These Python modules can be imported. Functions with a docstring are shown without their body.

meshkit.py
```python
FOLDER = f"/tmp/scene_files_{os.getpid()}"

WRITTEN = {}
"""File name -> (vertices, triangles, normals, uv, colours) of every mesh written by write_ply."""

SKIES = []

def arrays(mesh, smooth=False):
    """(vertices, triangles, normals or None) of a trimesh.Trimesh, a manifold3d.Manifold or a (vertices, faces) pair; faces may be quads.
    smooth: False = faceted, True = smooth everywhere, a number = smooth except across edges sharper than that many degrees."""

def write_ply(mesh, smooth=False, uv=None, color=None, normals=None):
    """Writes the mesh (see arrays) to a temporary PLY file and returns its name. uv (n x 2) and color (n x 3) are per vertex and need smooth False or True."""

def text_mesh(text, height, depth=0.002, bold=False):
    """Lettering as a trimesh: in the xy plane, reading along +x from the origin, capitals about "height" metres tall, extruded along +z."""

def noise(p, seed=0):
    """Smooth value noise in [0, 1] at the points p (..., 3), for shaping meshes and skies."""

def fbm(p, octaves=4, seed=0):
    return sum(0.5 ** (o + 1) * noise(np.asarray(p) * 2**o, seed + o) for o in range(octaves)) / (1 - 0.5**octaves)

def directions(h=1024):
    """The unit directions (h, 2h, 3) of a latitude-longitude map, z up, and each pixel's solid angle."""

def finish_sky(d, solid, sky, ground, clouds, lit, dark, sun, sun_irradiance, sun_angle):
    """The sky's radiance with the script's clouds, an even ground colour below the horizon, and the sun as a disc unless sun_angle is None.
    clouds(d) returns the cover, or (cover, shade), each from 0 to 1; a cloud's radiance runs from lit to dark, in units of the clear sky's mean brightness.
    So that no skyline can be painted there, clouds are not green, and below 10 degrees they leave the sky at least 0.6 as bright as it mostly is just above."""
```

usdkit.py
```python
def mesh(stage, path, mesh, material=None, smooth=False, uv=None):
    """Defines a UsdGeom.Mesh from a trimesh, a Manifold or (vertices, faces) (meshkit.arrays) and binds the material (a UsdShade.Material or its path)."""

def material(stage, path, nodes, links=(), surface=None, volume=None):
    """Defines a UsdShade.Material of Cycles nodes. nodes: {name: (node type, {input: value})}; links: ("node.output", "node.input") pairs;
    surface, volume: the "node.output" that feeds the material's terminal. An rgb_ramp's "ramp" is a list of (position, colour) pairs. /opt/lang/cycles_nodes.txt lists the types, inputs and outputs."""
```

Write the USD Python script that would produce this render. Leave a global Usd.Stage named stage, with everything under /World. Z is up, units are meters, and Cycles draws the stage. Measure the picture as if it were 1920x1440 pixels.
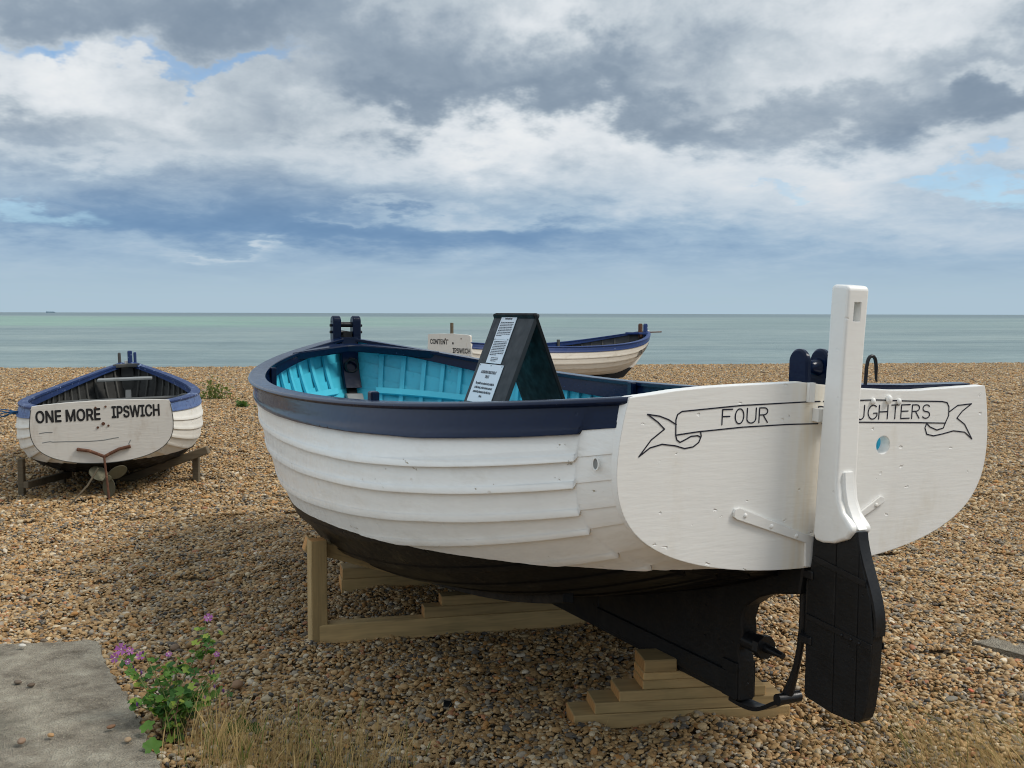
import math, random, numpy as np, trimesh, usdkit, meshkit
from pxr import Usd, UsdGeom, UsdLux, UsdShade, Sdf, Gf, Vt
from scipy.interpolate import CubicSpline
from shapely.geometry import Polygon, Point, LineString, box as sbox
from shapely import affinity

stage = Usd.Stage.CreateInMemory()
UsdGeom.SetStageUpAxis(stage, UsdGeom.Tokens.z)
UsdGeom.SetStageMetersPerUnit(stage, 1.0)
UsdGeom.Xform.Define(stage, '/World')
UsdGeom.Scope.Define(stage, '/World/Looks')

# ---------------------------------------------------------------- camera
EYE = 1.6
FPX = 2000.0                                   # focal length in photograph pixels (1920 wide)
PITCH = math.atan((720 - 587.5) / FPX)
ROLL = 0.0026
cam = UsdGeom.Camera.Define(stage, '/World/camera')
cam.CreateHorizontalApertureAttr(36.0)
cam.CreateVerticalApertureAttr(27.0)
cam.CreateFocalLengthAttr(36.0 * FPX / 1920)
cam.CreateClippingRangeAttr(Gf.Vec2f(0.05, 60000))
cam.CreateExposureAttr(0.22)
_r = np.array([1, 0, 0.0]); _u = np.array([0, math.sin(PITCH), math.cos(PITCH)])
_f = np.array([0, math.cos(PITCH), -math.sin(PITCH)])
_r2 = math.cos(ROLL) * _r + math.sin(ROLL) * _u
_u2 = -math.sin(ROLL) * _r + math.cos(ROLL) * _u
cam.AddTransformOp().Set(Gf.Matrix4d(*_r2, 0, *_u2, 0, *(-_f), 0, 0, 0, EYE, 1))

# ---------------------------------------------------------------- sky and sun
SUN_AZ = math.radians(98)                      # clockwise from +y: to the right of the camera
SUN_EL = math.radians(50)
sun_dir = np.array([math.sin(SUN_AZ) * math.cos(SUN_EL), math.cos(SUN_AZ) * math.cos(SUN_EL), math.sin(SUN_EL)])
SKY_STRENGTH = 0.12


class Nodes:
    """Collects Cycles nodes and links for usdkit.material."""
    def __init__(self):
        self.n, self.l = {}, []
    def add(self, kind, ins=None, **links):
        name = f'{kind}_{len(self.n)}'
        vals = {}
        for k, v in {**(ins or {}), **links}.items():
            if isinstance(v, str) and '.' in v and v.split('.')[0] in self.n:
                self.l.append((v, f'{name}.{k}'))
            else:
                vals[k] = v
        self.n[name] = (kind, vals)
        return name
    def m(self, op, a, b=0.0, c=0.0, clamp=False):
        return self.add('math', {'math_type': op, 'use_clamp': clamp}, value1=a, value2=b, value3=c) + '.value'
    def mixc(self, fac, a, b, blend='mix'):
        return self.add('mix_color', {'blend_type': blend, 'use_clamp': True}, fac=fac, a=a, b=b) + '.result'
    def ramp(self, fac, stops):
        return self.add('rgb_ramp', {'ramp': stops}, fac=fac) + '.color'
    def noise(self, vec, scale, detail=4.0, rough=0.5, dist=0.0, out='fac', **kw):
        return self.add('noise_texture', {'scale': scale, 'detail': detail, 'roughness': rough, 'distortion': dist, **kw}, vector=vec) + '.' + out
    def maprange(self, v, a, b, c, d, smooth=False):
        return self.add('map_range', {'from_min': a, 'from_max': b, 'to_min': c, 'to_max': d, 'clamp': True, 'range_type': 'smoothstep' if smooth else 'linear'}, value=v) + '.result'
    def xyz(self, x, y, z):
        return self.add('combine_xyz', x=x, y=y, z=z) + '.vector'
    def scaled(self, vec, s, loc=(0, 0, 0)):
        return self.add('mapping', {'scale': s, 'location': loc}, vector=vec) + '.vector'
    def make(self, name, surface=None, volume=None):
        return usdkit.material(stage, '/World/Looks/' + name, self.n, self.l, surface=surface, volume=volume)


def lin(r, g, b):
    """sRGB 0-255 to linear."""
    f = lambda c: (c / 255) / 12.92 if c <= 10 else ((c / 255 + 0.055) / 1.055) ** 2.4
    return (f(r), f(g), f(b))


def build_sky():
    N = Nodes()
    tc = N.add('texture_coordinate')
    sky = N.add('sky_texture', {'sky_type': 'single_scattering', 'sun_disc': False, 'sun_elevation': SUN_EL, 'sun_rotation': SUN_AZ,
                                'air_density': 1.0, 'aerosol_density': 0.4, 'ozone_density': 2.0})
    xyz = N.add('separate_xyz', vector=tc + '.generated')
    x, y, z = (xyz + '.' + k for k in 'xyz')
    az = N.m('arctan2', x, y)
    el = N.m('arcsine', z)
    elc = N.m('maximum', el, 0.0)
    # cloud-layer coordinates: flattened towards the horizon
    dv = N.m('logarithm', N.m('add', elc, 0.045), math.e)
    vec = N.xyz(N.m('multiply', az, 4.2), N.m('multiply', dv, 1.7), 0.0)
    # warp
    warp = N.noise(vec, 2.3, 5, 0.58, out='color')
    w = N.add('separate_xyz', vector=warp)
    wx = N.m('subtract', w + '.x', 0.5); wy = N.m('subtract', w + '.y', 0.5)
    squash = N.m('add', N.m('multiply', elc, 2.6), 0.12)
    U = N.m('add', N.m('multiply', N.m('tangent', az), FPX), 960.0)         # the field of the photograph, as directions
    U = N.m('add', az, N.m('multiply', wx, 0.22))
    V = N.m('add', el, N.m('multiply', N.m('multiply', wy, squash), 0.30))
    total = None
    # banks of cloud as direction ellipses: azimuth, elevation, half sizes (degrees), brightness
    for (a, e, ra, re, s) in CLOUDS:
        da = N.m('divide', N.m('subtract', U, math.radians(a)), math.radians(ra))
        de = N.m('divide', N.m('subtract', V, math.radians(e)), math.radians(re))
        r2 = N.m('add', N.m('multiply', da, da), N.m('multiply', de, de))
        g = N.m('multiply', N.m('exponent', N.m('multiply', N.m('power', r2, 1.25), -0.75)), s * 0.80)
        total = g if total is None else N.m('add', total, g)
    n1 = N.noise(vec, 1.7, 11, 0.64, 0.25)
    n2 = N.noise(N.scaled(vec, (1, 1, 1), (7.3, 2.1, 4.0)), 4.6, 9, 0.66, 0.4)
    b = N.m('add', total, N.m('multiply', N.m('subtract', n1, 0.5), N_A))
    b = N.m('add', b, N.m('multiply', N.m('subtract', n2, 0.5), N_B))
    hz = N.maprange(el, 0.0, 0.085, 0.0, 1.0, True)                # thin haze near the horizon calms the clouds
    bs = N.m('multiply', b, N.m('add', N.m('multiply', hz, 0.75), 0.25))
    bb = N.m('add', N.m('multiply', N.m('tanh', N.m('multiply', bs, 1.7)), 0.5), 0.5, clamp=True)       # soft at both ends: no flat blotches
    k = CLOUD_K
    sc = lambda c: tuple(k * q for q in lin(*c))
    high = N.ramp(bb, [(0.0, sc((112, 131, 152))), (0.25, sc((150, 165, 180))), (0.5, sc((186, 197, 206))), (0.75, sc((219, 225, 230))), (1.0, sc((250, 250, 249)))])
    low = N.ramp(bb, [(0.0, sc((92, 128, 168))), (0.25, sc((118, 150, 184))), (0.5, sc((158, 183, 205))), (0.75, sc((198, 211, 222))), (1.0, sc((240, 236, 234)))])
    t = N.maprange(el, 0.07, 0.17, 0.0, 1.0, True)
    cl = N.mixc(t, low, high)
    # gaps of blue sky between the banks
    gap = None
    for (a, e, ra, re, s) in GAPS:
        da = N.m('divide', N.m('subtract', U, math.radians(a)), math.radians(ra))
        de = N.m('divide', N.m('subtract', V, math.radians(e)), math.radians(re))
        r2 = N.m('add', N.m('multiply', da, da), N.m('multiply', de, de))
        g = N.m('multiply', N.m('exponent', N.m('multiply', N.m('power', r2, 2.0), -0.8)), s)
        gap = g if gap is None else N.m('add', gap, g)
    gap = N.m('add', gap, N.m('multiply', N.m('subtract', n2, 0.5), N.m('multiply', gap, 1.6)), clamp=True)
    clear = N.mixc(1.0, sky + '.color', (0.80, 0.92, 1.0), 'multiply')
    col = N.mixc(gap, cl, clear)
    # pale blue air near the horizon
    air = N.maprange(el, 0.010, 0.060, 0.94, 0.0, True)
    col = N.mixc(air, col, tuple(k * q for q in lin(172, 194, 208)))
    # an overcast sky is brightest overhead
    up = N.maprange(el, 0.32, 1.2, 1.0, ZENITH, True)
    col = N.mixc(1.0, col, N.xyz(up, up, up), 'multiply')
    bg = N.add('background_shader', {'strength': SKY_STRENGTH}, color=col)
    mat = N.make('sky', surface=bg + '.background')
    dome = UsdLux.DomeLight.Define(stage, '/World/sky')
    UsdShade.MaterialBindingAPI.Apply(dome.GetPrim()).Bind(mat)
    p = dome.GetPrim(); p.SetCustomDataByKey('kind', 'structure')


def ph(px, py, rx, ry, s):
    """A cloud bank given by the place where the photograph shows it, as azimuth and elevation."""
    a = math.degrees(math.atan((px - 960) / FPX)); e = math.degrees(math.atan((587.5 - py) / FPX))
    return (a, e, rx / FPX * 57.3, ry / FPX * 57.3, s)


ZENITH = 1.4
CLOUD_K = 7.3
N_A, N_B = 0.66, 0.46
CLOUDS = [
    ph(160, 50, 360, 52, -.5), ph(620, 100, 330, 80, -.40), ph(950, 195, 330, 85, -.42), ph(1060, 235, 260, 40, -.3),
    ph(60, 170, 190, 60, .16), ph(300, 190, 420, 60, .24), ph(80, 215, 230, 50, .22), ph(430, 230, 110, 45, -.28), ph(740, 215, 120, 30, -.42),
    ph(960, 285, 190, 40, .44), ph(620, 290, 350, 50, .22), ph(1250, 300, 330, 40, .28), ph(1260, 360, 380, 40, .26),
    ph(60, 295, 170, 30, -.3), ph(120, 335, 190, 22, .25), ph(420, 375, 480, 40, -.25), ph(600, 440, 620, 38, -.52), ph(640, 405, 110, 9, .28), ph(900, 408, 140, 14, .3),
    ph(1050, 60, 110, 70, .5), ph(1130, 110, 75, 60, -.4), ph(1240, 120, 130, 70, -.2), ph(1450, 60, 330, 60, .22), ph(1770, 70, 260, 70, .28),
    ph(1450, 185, 260, 34, .3), ph(1480, 235, 330, 36, -.26), ph(1830, 175, 150, 80, -.48), ph(1880, 245, 100, 30, -.3), ph(1880, 178, 60, 20, .5),
    ph(1560, 280, 260, 26, -.12), ph(1750, 310, 260, 30, .2), ph(1600, 340, 160, 45, .2), ph(1500, 400, 420, 35, .12), ph(1740, 440, 260, 26, .15),
    ph(420, 482, 70, 6, .4), ph(150, 470, 260, 20, .16), ph(1100, 420, 330, 14, .05), ph(1300, 450, 260, 14, .12),
]
GAPS = [ph(55, 140, 80, 20, .85), ph(410, 150, 120, 16, .7), ph(1830, 372, 130, 14, .7), ph(60, 430, 130, 16, .5), ph(1440, 358, 25, 8, .4)]
build_sky()

sun = UsdLux.DistantLight.Define(stage, '/World/sun')
sun.CreateNormalizeAttr(True)
sun.CreateIntensityAttr(0.52)
sun.CreateAngleAttr(20.0)
sun.CreateColorAttr(Gf.Vec3f(1.0, 0.95, 0.88))
_z = sun_dir; _x = np.cross([0, 0, 1.0], _z); _x /= np.linalg.norm(_x); _y = np.cross(_z, _x)
sun.AddTransformOp().Set(Gf.Matrix4d(*_x, 0, *_y, 0, *_z, 0, 0, 0, 0, 1))

# ---------------------------------------------------------------- scene helpers
_used = {}


def fresh(parent, name):
    k = (parent, name)
    _used[k] = _used.get(k, -1) + 1
    return f'{parent}/{name}' if _used[k] == 0 else f'{parent}/{name}_{_used[k]:03d}'


def tag(prim, label=None, cat=None, group=None, kind=None):
    for key, val in (('label', label), ('category', cat), ('group', group), ('kind', kind)):
        if val:
            prim.SetCustomDataByKey(key, val)
    return prim


def thing(name, label, cat, matrix=None, group=None):
    """An Xform under /World whose children are the thing's parts. Returns its path."""
    path = fresh('/World', name)
    x = UsdGeom.Xform.Define(stage, path)
    if matrix is not None:
        x.AddTransformOp().Set(Gf.Matrix4d(*np.asarray(matrix).T.ravel().tolist()))
    tag(x.GetPrim(), label, cat, group)
    return path


def obj(name, mesh, mat, parent='/World', smooth=35, matrix=None, label=None, cat=None, group=None, kind=None, attrs=None):
    """ONE Mesh prim. Returns its path."""
    path = fresh(parent, name)
    m = usdkit.mesh(stage, path, mesh, mat, smooth=smooth)
    if matrix is not None:
        m.AddTransformOp().Set(Gf.Matrix4d(*np.asarray(matrix).T.ravel().tolist()))
    for k, v in (attrs or {}).items():
        v = np.asarray(v, np.float32)
        if v.ndim == 2:
            UsdGeom.PrimvarsAPI(m).CreatePrimvar(k, Sdf.ValueTypeNames.Color3fArray, 'vertex').Set(Vt.Vec3fArray.FromNumpy(v))
        else:
            UsdGeom.PrimvarsAPI(m).CreatePrimvar(k, Sdf.ValueTypeNames.FloatArray, 'vertex').Set(Vt.FloatArray.FromNumpy(v))
    tag(m.GetPrim(), label, cat, group, kind)
    return path


def cat_(ms):
    return trimesh.util.concatenate([m for m in ms if m is not None])


def cbox(dx, dy, dz, c=0.004, at=(0, 0, 0), rot=None):
    """A box with chamfered edges, centred."""
    h = np.array([dx, dy, dz]) / 2
    c = min(c, h.min() * 0.45)
    pts = []
    for sx in (-1, 1):
        for sy in (-1, 1):
            for sz in (-1, 1):
                for k in range(3):
                    q = h - c
                    q[k] = h[k]
                    pts.append(q * (sx, sy, sz))
    m = trimesh.convex.convex_hull(np.array(pts))
    if rot is not None:
        m.apply_transform(rot)
    m.apply_translation(at)
    return m


def rotm(axis, deg):
    return trimesh.transformations.rotation_matrix(math.radians(deg), axis)


def frame(o, ex, ey, ez):
    m = np.eye(4)
    m[:3, 0], m[:3, 1], m[:3, 2], m[:3, 3] = ex, ey, ez, o
    return m


def sweep(path, A, B, section, closed=True):
    """A tube: section points (a, b) laid out on the vectors A[i], B[i] at each path point."""
    path, A, B, sec = (np.asarray(q, float) for q in (path, A, B, section))
    n, k = len(path), len(sec)
    v = (path[:, None] + A[:, None] * sec[None, :, :1] + B[:, None] * sec[None, :, 1:]).reshape(-1, 3)
    f = []
    for i in range(n - 1):
        for j in range(k if closed else k - 1):
            a, b = i * k + j, i * k + (j + 1) % k
            f += [(a, b, b + k), (a, b + k, a + k)]
    if closed:
        for j in range(1, k - 1):
            f += [(0, j + 1, j), ((n - 1) * k, (n - 1) * k + j, (n - 1) * k + j + 1)]
    m = trimesh.Trimesh(v, f, process=False)
    if closed and m.volume < 0:
        m.invert()
    return m


def tube(pts, r, sides=8, up=(0.31, 0.22, 0.92)):
    pts = np.asarray(pts, float)
    r = np.broadcast_to(np.asarray(r, float), len(pts))
    t = np.gradient(pts, axis=0); t /= np.linalg.norm(t, axis=1)[:, None]
    a = np.cross(t, up); a /= np.linalg.norm(a, axis=1)[:, None]
    b = np.cross(t, a)
    ang = np.linspace(0, 2 * np.pi, sides, endpoint=False)
    return sweep(pts, a * r[:, None], b * r[:, None], np.stack([np.cos(ang), np.sin(ang)], 1))


def smoothline(pts, n=24):
    pts = np.asarray(pts, float)
    t = np.r_[0, np.cumsum(np.linalg.norm(np.diff(pts, axis=0), axis=1))]
    return CubicSpline(t, pts)(np.linspace(0, t[-1], n))


def slab_of(poly, th):
    """Extrudes a shapely polygon by th along +z."""
    gs = getattr(poly, 'geoms', [poly])
    return cat_([trimesh.creation.extrude_polygon(g, th, engine='earcut') for g in gs if g.area > 1e-9])


def plate(poly, th, o, ex, ey, ez):
    m = slab_of(poly, th)
    m.apply_transform(frame(o, ex, ey, ez))
    if np.dot(np.cross(ex, ey), ez) < 0:
        m.invert()
    return m


def chamfered(poly, th, c, steps=1):
    """A plate of the polygon with bevelled (steps = 1) or rounded rims."""
    import mapbox_earcut
    if hasattr(poly, 'geoms'):
        poly = max(poly.geoms, key=lambda g: g.area)
    p = np.array(poly.exterior.coords)[:-1]
    p = p[np.linalg.norm(p - np.roll(p, 1, 0), axis=1) > 1e-6]
    if Polygon(p).exterior.is_ccw is False:
        p = p[::-1]
    e = np.roll(p, -1, 0) - p; e /= np.linalg.norm(e, axis=1)[:, None]
    n = np.stack([-e[:, 1], e[:, 0]], 1)
    m = n + np.roll(n, 1, 0)
    m = m / np.maximum((m * m).sum(1, keepdims=True) / 2, 0.5)
    ang = np.linspace(0, np.pi / 2, steps + 1)
    rings = [(c * (1 - math.sin(t)), c * (1 - math.cos(t))) for t in ang]
    rings = rings + [(i, th - z) for i, z in rings[::-1]]
    k = len(p)
    V = np.concatenate([np.column_stack([p + m * i, np.full(k, z)]) for i, z in rings])
    F = []
    for r in range(len(rings) - 1):
        for j in range(k):
            a, b_ = r * k + j, r * k + (j + 1) % k
            F += [(a, b_, b_ + k), (a, b_ + k, a + k)]
    cap = mapbox_earcut.triangulate_float64(V[:k, :2].copy(), np.array([k], np.uint32)).reshape(-1, 3).astype(int)
    top = (len(rings) - 1) * k
    q = V[cap][:, :, :2]
    d1, d2 = q[:, 1] - q[:, 0], q[:, 2] - q[:, 0]
    if (d1[:, 0] * d2[:, 1] - d1[:, 1] * d2[:, 0]).sum() < 0:
        cap = cap[:, ::-1]
    F = np.vstack([np.array(F), cap[:, ::-1], cap + top])
    return trimesh.Trimesh(V, F, process=False)


def cyl(p, q, r, sides=16, r2=None):
    p, q = np.asarray(p, float), np.asarray(q, float)
    return tube([p, q], [r, r if r2 is None else r2], sides)


# ---------------------------------------------------------------- materials
def paint(name, rgb, rough=0.35, spec=0.5, var=0.08, vscale=6.0, dirt=None, dirt_amt=0.0, dirt_scale=5.0, bump=0.0006, bscale=(60, 60, 60),
          dents=0.0, stain=None, bevel=0.004, chips=None, chip_amt=0.0, chip_scale=30.0, metallic=0.0, coat=0.0):
    N = Nodes()
    o = N.add('texture_coordinate') + '.object'
    n1 = N.noise(o, vscale, 5, 0.6)
    hi = tuple(min(1, c * (1 + var)) for c in rgb); lo = tuple(c * (1 - var) for c in rgb)
    col = N.mixc(n1, lo, hi)
    rfac = N.maprange(N.noise(o, vscale * 3, 4, 0.6), 0.3, 0.7, rough * 0.8, rough * 1.25)
    if dirt:
        d = N.maprange(N.noise(N.scaled(o, (1, 1, 0.45)), dirt_scale, 7, 0.65), 0.62 - 0.22 * dirt_amt, 0.80, 0.0, dirt_amt, True)
        col = N.mixc(d, col, dirt)
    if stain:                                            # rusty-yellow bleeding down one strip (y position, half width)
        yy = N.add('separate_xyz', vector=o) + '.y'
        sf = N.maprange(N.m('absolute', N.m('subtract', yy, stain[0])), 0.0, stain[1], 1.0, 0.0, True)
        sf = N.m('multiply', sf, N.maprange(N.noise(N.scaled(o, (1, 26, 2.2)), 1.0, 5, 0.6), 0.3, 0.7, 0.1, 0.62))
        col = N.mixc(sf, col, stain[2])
    hgt = N.noise(N.scaled(o, bscale), 1.0, 4, 0.55)
    if dents:
        wv2 = N.add('vector_math', {'math_type': 'add'}, vector1=o, vector2=N.scaled(N.noise(o, 70, 3, out='color'), (.02, .02, .02))) + '.vector'
        v2 = N.add('voronoi_texture', {'scale': 27.0, 'randomness': 1.0}, vector=N.scaled(wv2, (1, 0.7, 1.3)))
        pit2 = N.maprange(v2 + '.distance', 0.04, 0.20, -dents * 0.8, 0.0, True)
        hgt = N.m('add', hgt, N.m('multiply', pit2, N.m('greater_than', N.add('white_noise_texture', vector=v2 + '.position') + '.value', 0.86)))
    if dents:
        wv = N.add('vector_math', {'math_type': 'add'}, vector1=o, vector2=N.scaled(N.noise(o, 45, 3, out='color'), (.03, .03, .03))) + '.vector'
        v = N.add('voronoi_texture', {'scale': 12.0, 'randomness': 1.0}, vector=wv)
        pit = N.maprange(v + '.distance', 0.02, 0.07, -dents, 0.0, True)
        keep = N.m('greater_than', N.add('white_noise_texture', vector=v + '.position') + '.value', 0.55)
        hgt = N.m('add', hgt, N.m('multiply', pit, keep))
    if chips:
        cn = N.noise(o, chip_scale, 6, 0.62)
        big = N.noise(o, chip_scale * 0.16, 3, 0.5)
        cf = N.maprange(N.m('add', cn, N.m('multiply', big, 0.5)), 0.92 - chip_amt, 0.945 - chip_amt, 0.0, 1.0)
        col = N.mixc(cf, col, chips)
        hgt = N.m('subtract', hgt, N.m('multiply', cf, 0.8))
    nb = N.add('bevel', {'radius': bevel, 'samples': 4}) + '.bevel' if bevel else None
    bk = dict(height=hgt)
    if nb:
        bk['normal'] = nb
    bn = N.add('bump', {'distance': bump * 1.0, 'strength': 1.0}, **bk) + '.normal'
    p = N.add('principled_bsdf', {'specular_ior_level': spec, 'metallic': metallic, 'coat_weight': coat, 'coat_roughness': 0.08}, base_color=col, roughness=rfac, normal=bn)
    return N.make(name, p + '.BSDF')


def hull_paint(name, above, below, inside, line, rough=0.33, spec=0.5, dirt=lin(160, 140, 104), dirt_amt=0.22, chips=None, chip_amt=0.0):
    """Planking: one colour above the painted waterline, another below it, a third on the inboard face. line: z = a + b x in the boat's own space."""
    N = Nodes()
    o = N.add('texture_coordinate') + '.object'
    xyz = N.add('separate_xyz', vector=o)
    wob = N.m('multiply', N.m('subtract', N.noise(o, 9, 3), 0.5), 0.010)
    h = N.m('add', N.m('subtract', xyz + '.z', N.m('multiply', xyz + '.x', line[1])), wob)
    under = N.m('less_than', h, line[0])
    n1 = N.noise(N.scaled(o, (1, 4, 4)), 4, 5, 0.6)
    col = N.mixc(n1, tuple(c * 0.9 for c in above), tuple(min(1, c * 1.06) for c in above))
    d = N.maprange(N.noise(N.scaled(o, (0.7, 2, 2)), 5, 7, 0.66), 0.52, 0.8, 0.0, dirt_amt, True)
    col = N.mixc(d, col, dirt)
    hgt = N.noise(N.scaled(o, (14, 70, 70)), 1.0, 5, 0.55)
    if chips:
        cn = N.m('add', N.noise(N.scaled(o, (0.5, 1.6, 1.6)), 24, 6, 0.62), N.m('multiply', N.noise(o, 4, 3, 0.5), 0.5))
        cf = N.maprange(cn, 0.92 - chip_amt, 0.945 - chip_amt, 0.0, 1.0)
        col = N.mixc(cf, col, chips)
        hgt = N.m('subtract', hgt, N.m('multiply', cf, 0.8))
    v = N.add('voronoi_texture', {'scale': 8.0, 'randomness': 1.0}, vector=o)
    pit = N.maprange(v + '.distance', 0.03, 0.10, -2.2, 0.0, True)
    keep = N.m('greater_than', N.add('white_noise_texture', vector=v + '.position') + '.value', 0.45)
    hgt = N.m('add', hgt, N.m('multiply', pit, keep))
    col = N.mixc(under, col, below)
    inn = N.add('attribute', {'attribute': 'inner'}) + '.fac'
    icol = N.mixc(N.noise(o, 5, 4, 0.6), tuple(c * 0.85 for c in inside), tuple(min(1, c * 1.1) for c in inside))
    col = N.mixc(inn, col, icol)
    bn = N.add('bump', {'distance': 0.0012, 'strength': 1.0}, height=hgt) + '.normal'
    p = N.add('principled_bsdf', specular_ior_level=N.maprange(under, 0.0, 1.0, spec, spec * 0.35), base_color=col, roughness=N.maprange(N.noise(o, 12, 4), 0.3, 0.7, rough * 0.75, rough * 1.3), normal=bn)
    return N.make(name, p + '.BSDF')


def wood(name, rgb, ring=18.0, rough=0.75, dark=0.55, knots=True, grey=0.0):
    """Sawn timber with its grain along the object's own x."""
    N = Nodes()
    o = N.add('texture_coordinate') + '.object'
    rnd = N.add('object_info') + '.random'
    off = N.xyz(N.m('multiply', rnd, 13.0), N.m('multiply', rnd, 7.0), N.m('multiply', rnd, 5.0))
    q = N.add('vector_math', {'math_type': 'add'}, vector1=o, vector2=off) + '.vector'
    st = N.scaled(q, (0.55, 6, 6))
    g = N.noise(st, ring / 3, 6, 0.62, 0.6)
    fine = N.noise(N.scaled(q, (3, 60, 60)), 2.0, 3, 0.5)
    f = N.m('add', N.m('multiply', g, 0.75), N.m('multiply', fine, 0.3))
    col = N.ramp(f, [(0.25, tuple(c * dark for c in rgb)), (0.5, rgb), (0.75, tuple(min(1, c * 1.3) for c in rgb))])
    col = N.mixc(N.maprange(N.noise(q, 3.5, 4, 0.6), 0.45, 0.75, 0.0, 0.45, True), col, tuple(c * 0.62 for c in (rgb[0] * 0.9, rgb[1] * 1.06, rgb[2])))
    if knots:
        v = N.add('voronoi_texture', {'scale': 4.2}, vector=N.scaled(q, (0.8, 1.6, 1.6)))
        col = N.mixc(N.maprange(v + '.distance', 0.03, 0.08, 0.85, 0.0, True), col, tuple(c * 0.22 for c in rgb))
    endf = N.add('attribute', {'attribute': 'end_face'}) + '.fac'
    rings = N.add('wave_texture', {'wave_type': 'rings', 'scale': 14.0, 'distortion': 2.5, 'rings_direction': 'x'}, vector=q) + '.fac'
    ec = N.mixc(rings, tuple(c * k for c, k in zip(rgb, (1.12, .84, .62))), tuple(c * k for c, k in zip(rgb, (.98, .70, .50))))
    col = N.mixc(endf, col, ec)
    tone = N.maprange(rnd, 0.0, 1.0, 0.82, 1.14)
    col = N.mixc(1.0, col, N.xyz(tone, tone, tone), 'multiply')
    nb = N.add('bevel', {'radius': 0.003, 'samples': 4}) + '.bevel'
    bn = N.add('bump', {'distance': 0.0015, 'strength': 0.8}, height=f, normal=nb) + '.normal'
    p = N.add('principled_bsdf', {'roughness': rough, 'specular_ior_level': 0.3}, base_color=col, normal=bn)
    return N.make(name, p + '.BSDF')


def plain(name, rgb, rough=0.6, metallic=0.0, spec=0.5):
    N = Nodes()
    p = N.add('principled_bsdf', {'base_color': rgb, 'roughness': rough, 'metallic': metallic, 'specular_ior_level': spec})
    return N.make(name, p + '.BSDF')


def leaf_mat(name, a, b, trans=0.35):
    N = Nodes()
    o = N.add('texture_coordinate') + '.object'
    rnd = N.add('object_info') + '.random'
    f = N.m('add', N.m('multiply', rnd, 0.6), N.m('multiply', N.noise(o, 40, 3), 0.4))
    col = N.mixc(f, a, b)
    p = N.add('principled_bsdf', {'roughness': 0.55, 'specular_ior_level': 0.3}, base_color=col)
    t = N.add('translucent_bsdf', color=N.mixc(1.0, col, (1.0, 1.1, 0.6), 'multiply'))
    x = N.add('mix_closure', {'fac': trans}, closure1=p + '.BSDF', closure2=t + '.BSDF')
    return N.make(name, x + '.closure')


WHITE = lin(236, 234, 229)
NAVY = lin(7, 20, 43)
TURQ = lin(72, 186, 208)
BLACK = lin(11, 11, 12)
M = {}
M['white'] = paint('white_paint', WHITE, 0.33, var=0.03, dirt=lin(196, 178, 140), dirt_amt=0.34, bump=0.0006, bscale=(34, 9, 70), dents=2.6, bevel=0.004)
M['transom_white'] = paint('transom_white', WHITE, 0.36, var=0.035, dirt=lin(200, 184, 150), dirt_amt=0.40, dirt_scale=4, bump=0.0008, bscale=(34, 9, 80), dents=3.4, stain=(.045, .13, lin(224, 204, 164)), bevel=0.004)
M['navy'] = paint('navy_gloss', NAVY, 0.18, spec=0.24, var=0.14, bump=0.0007, bscale=(30, 60, 60), dents=1.2, bevel=0.004, coat=0.0, chips=lin(70, 84, 124), chip_amt=-0.05, chip_scale=26)
M['turq'] = paint('turquoise_paint', TURQ, 0.42, var=0.10, bump=0.0006, bevel=0.003)
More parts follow.
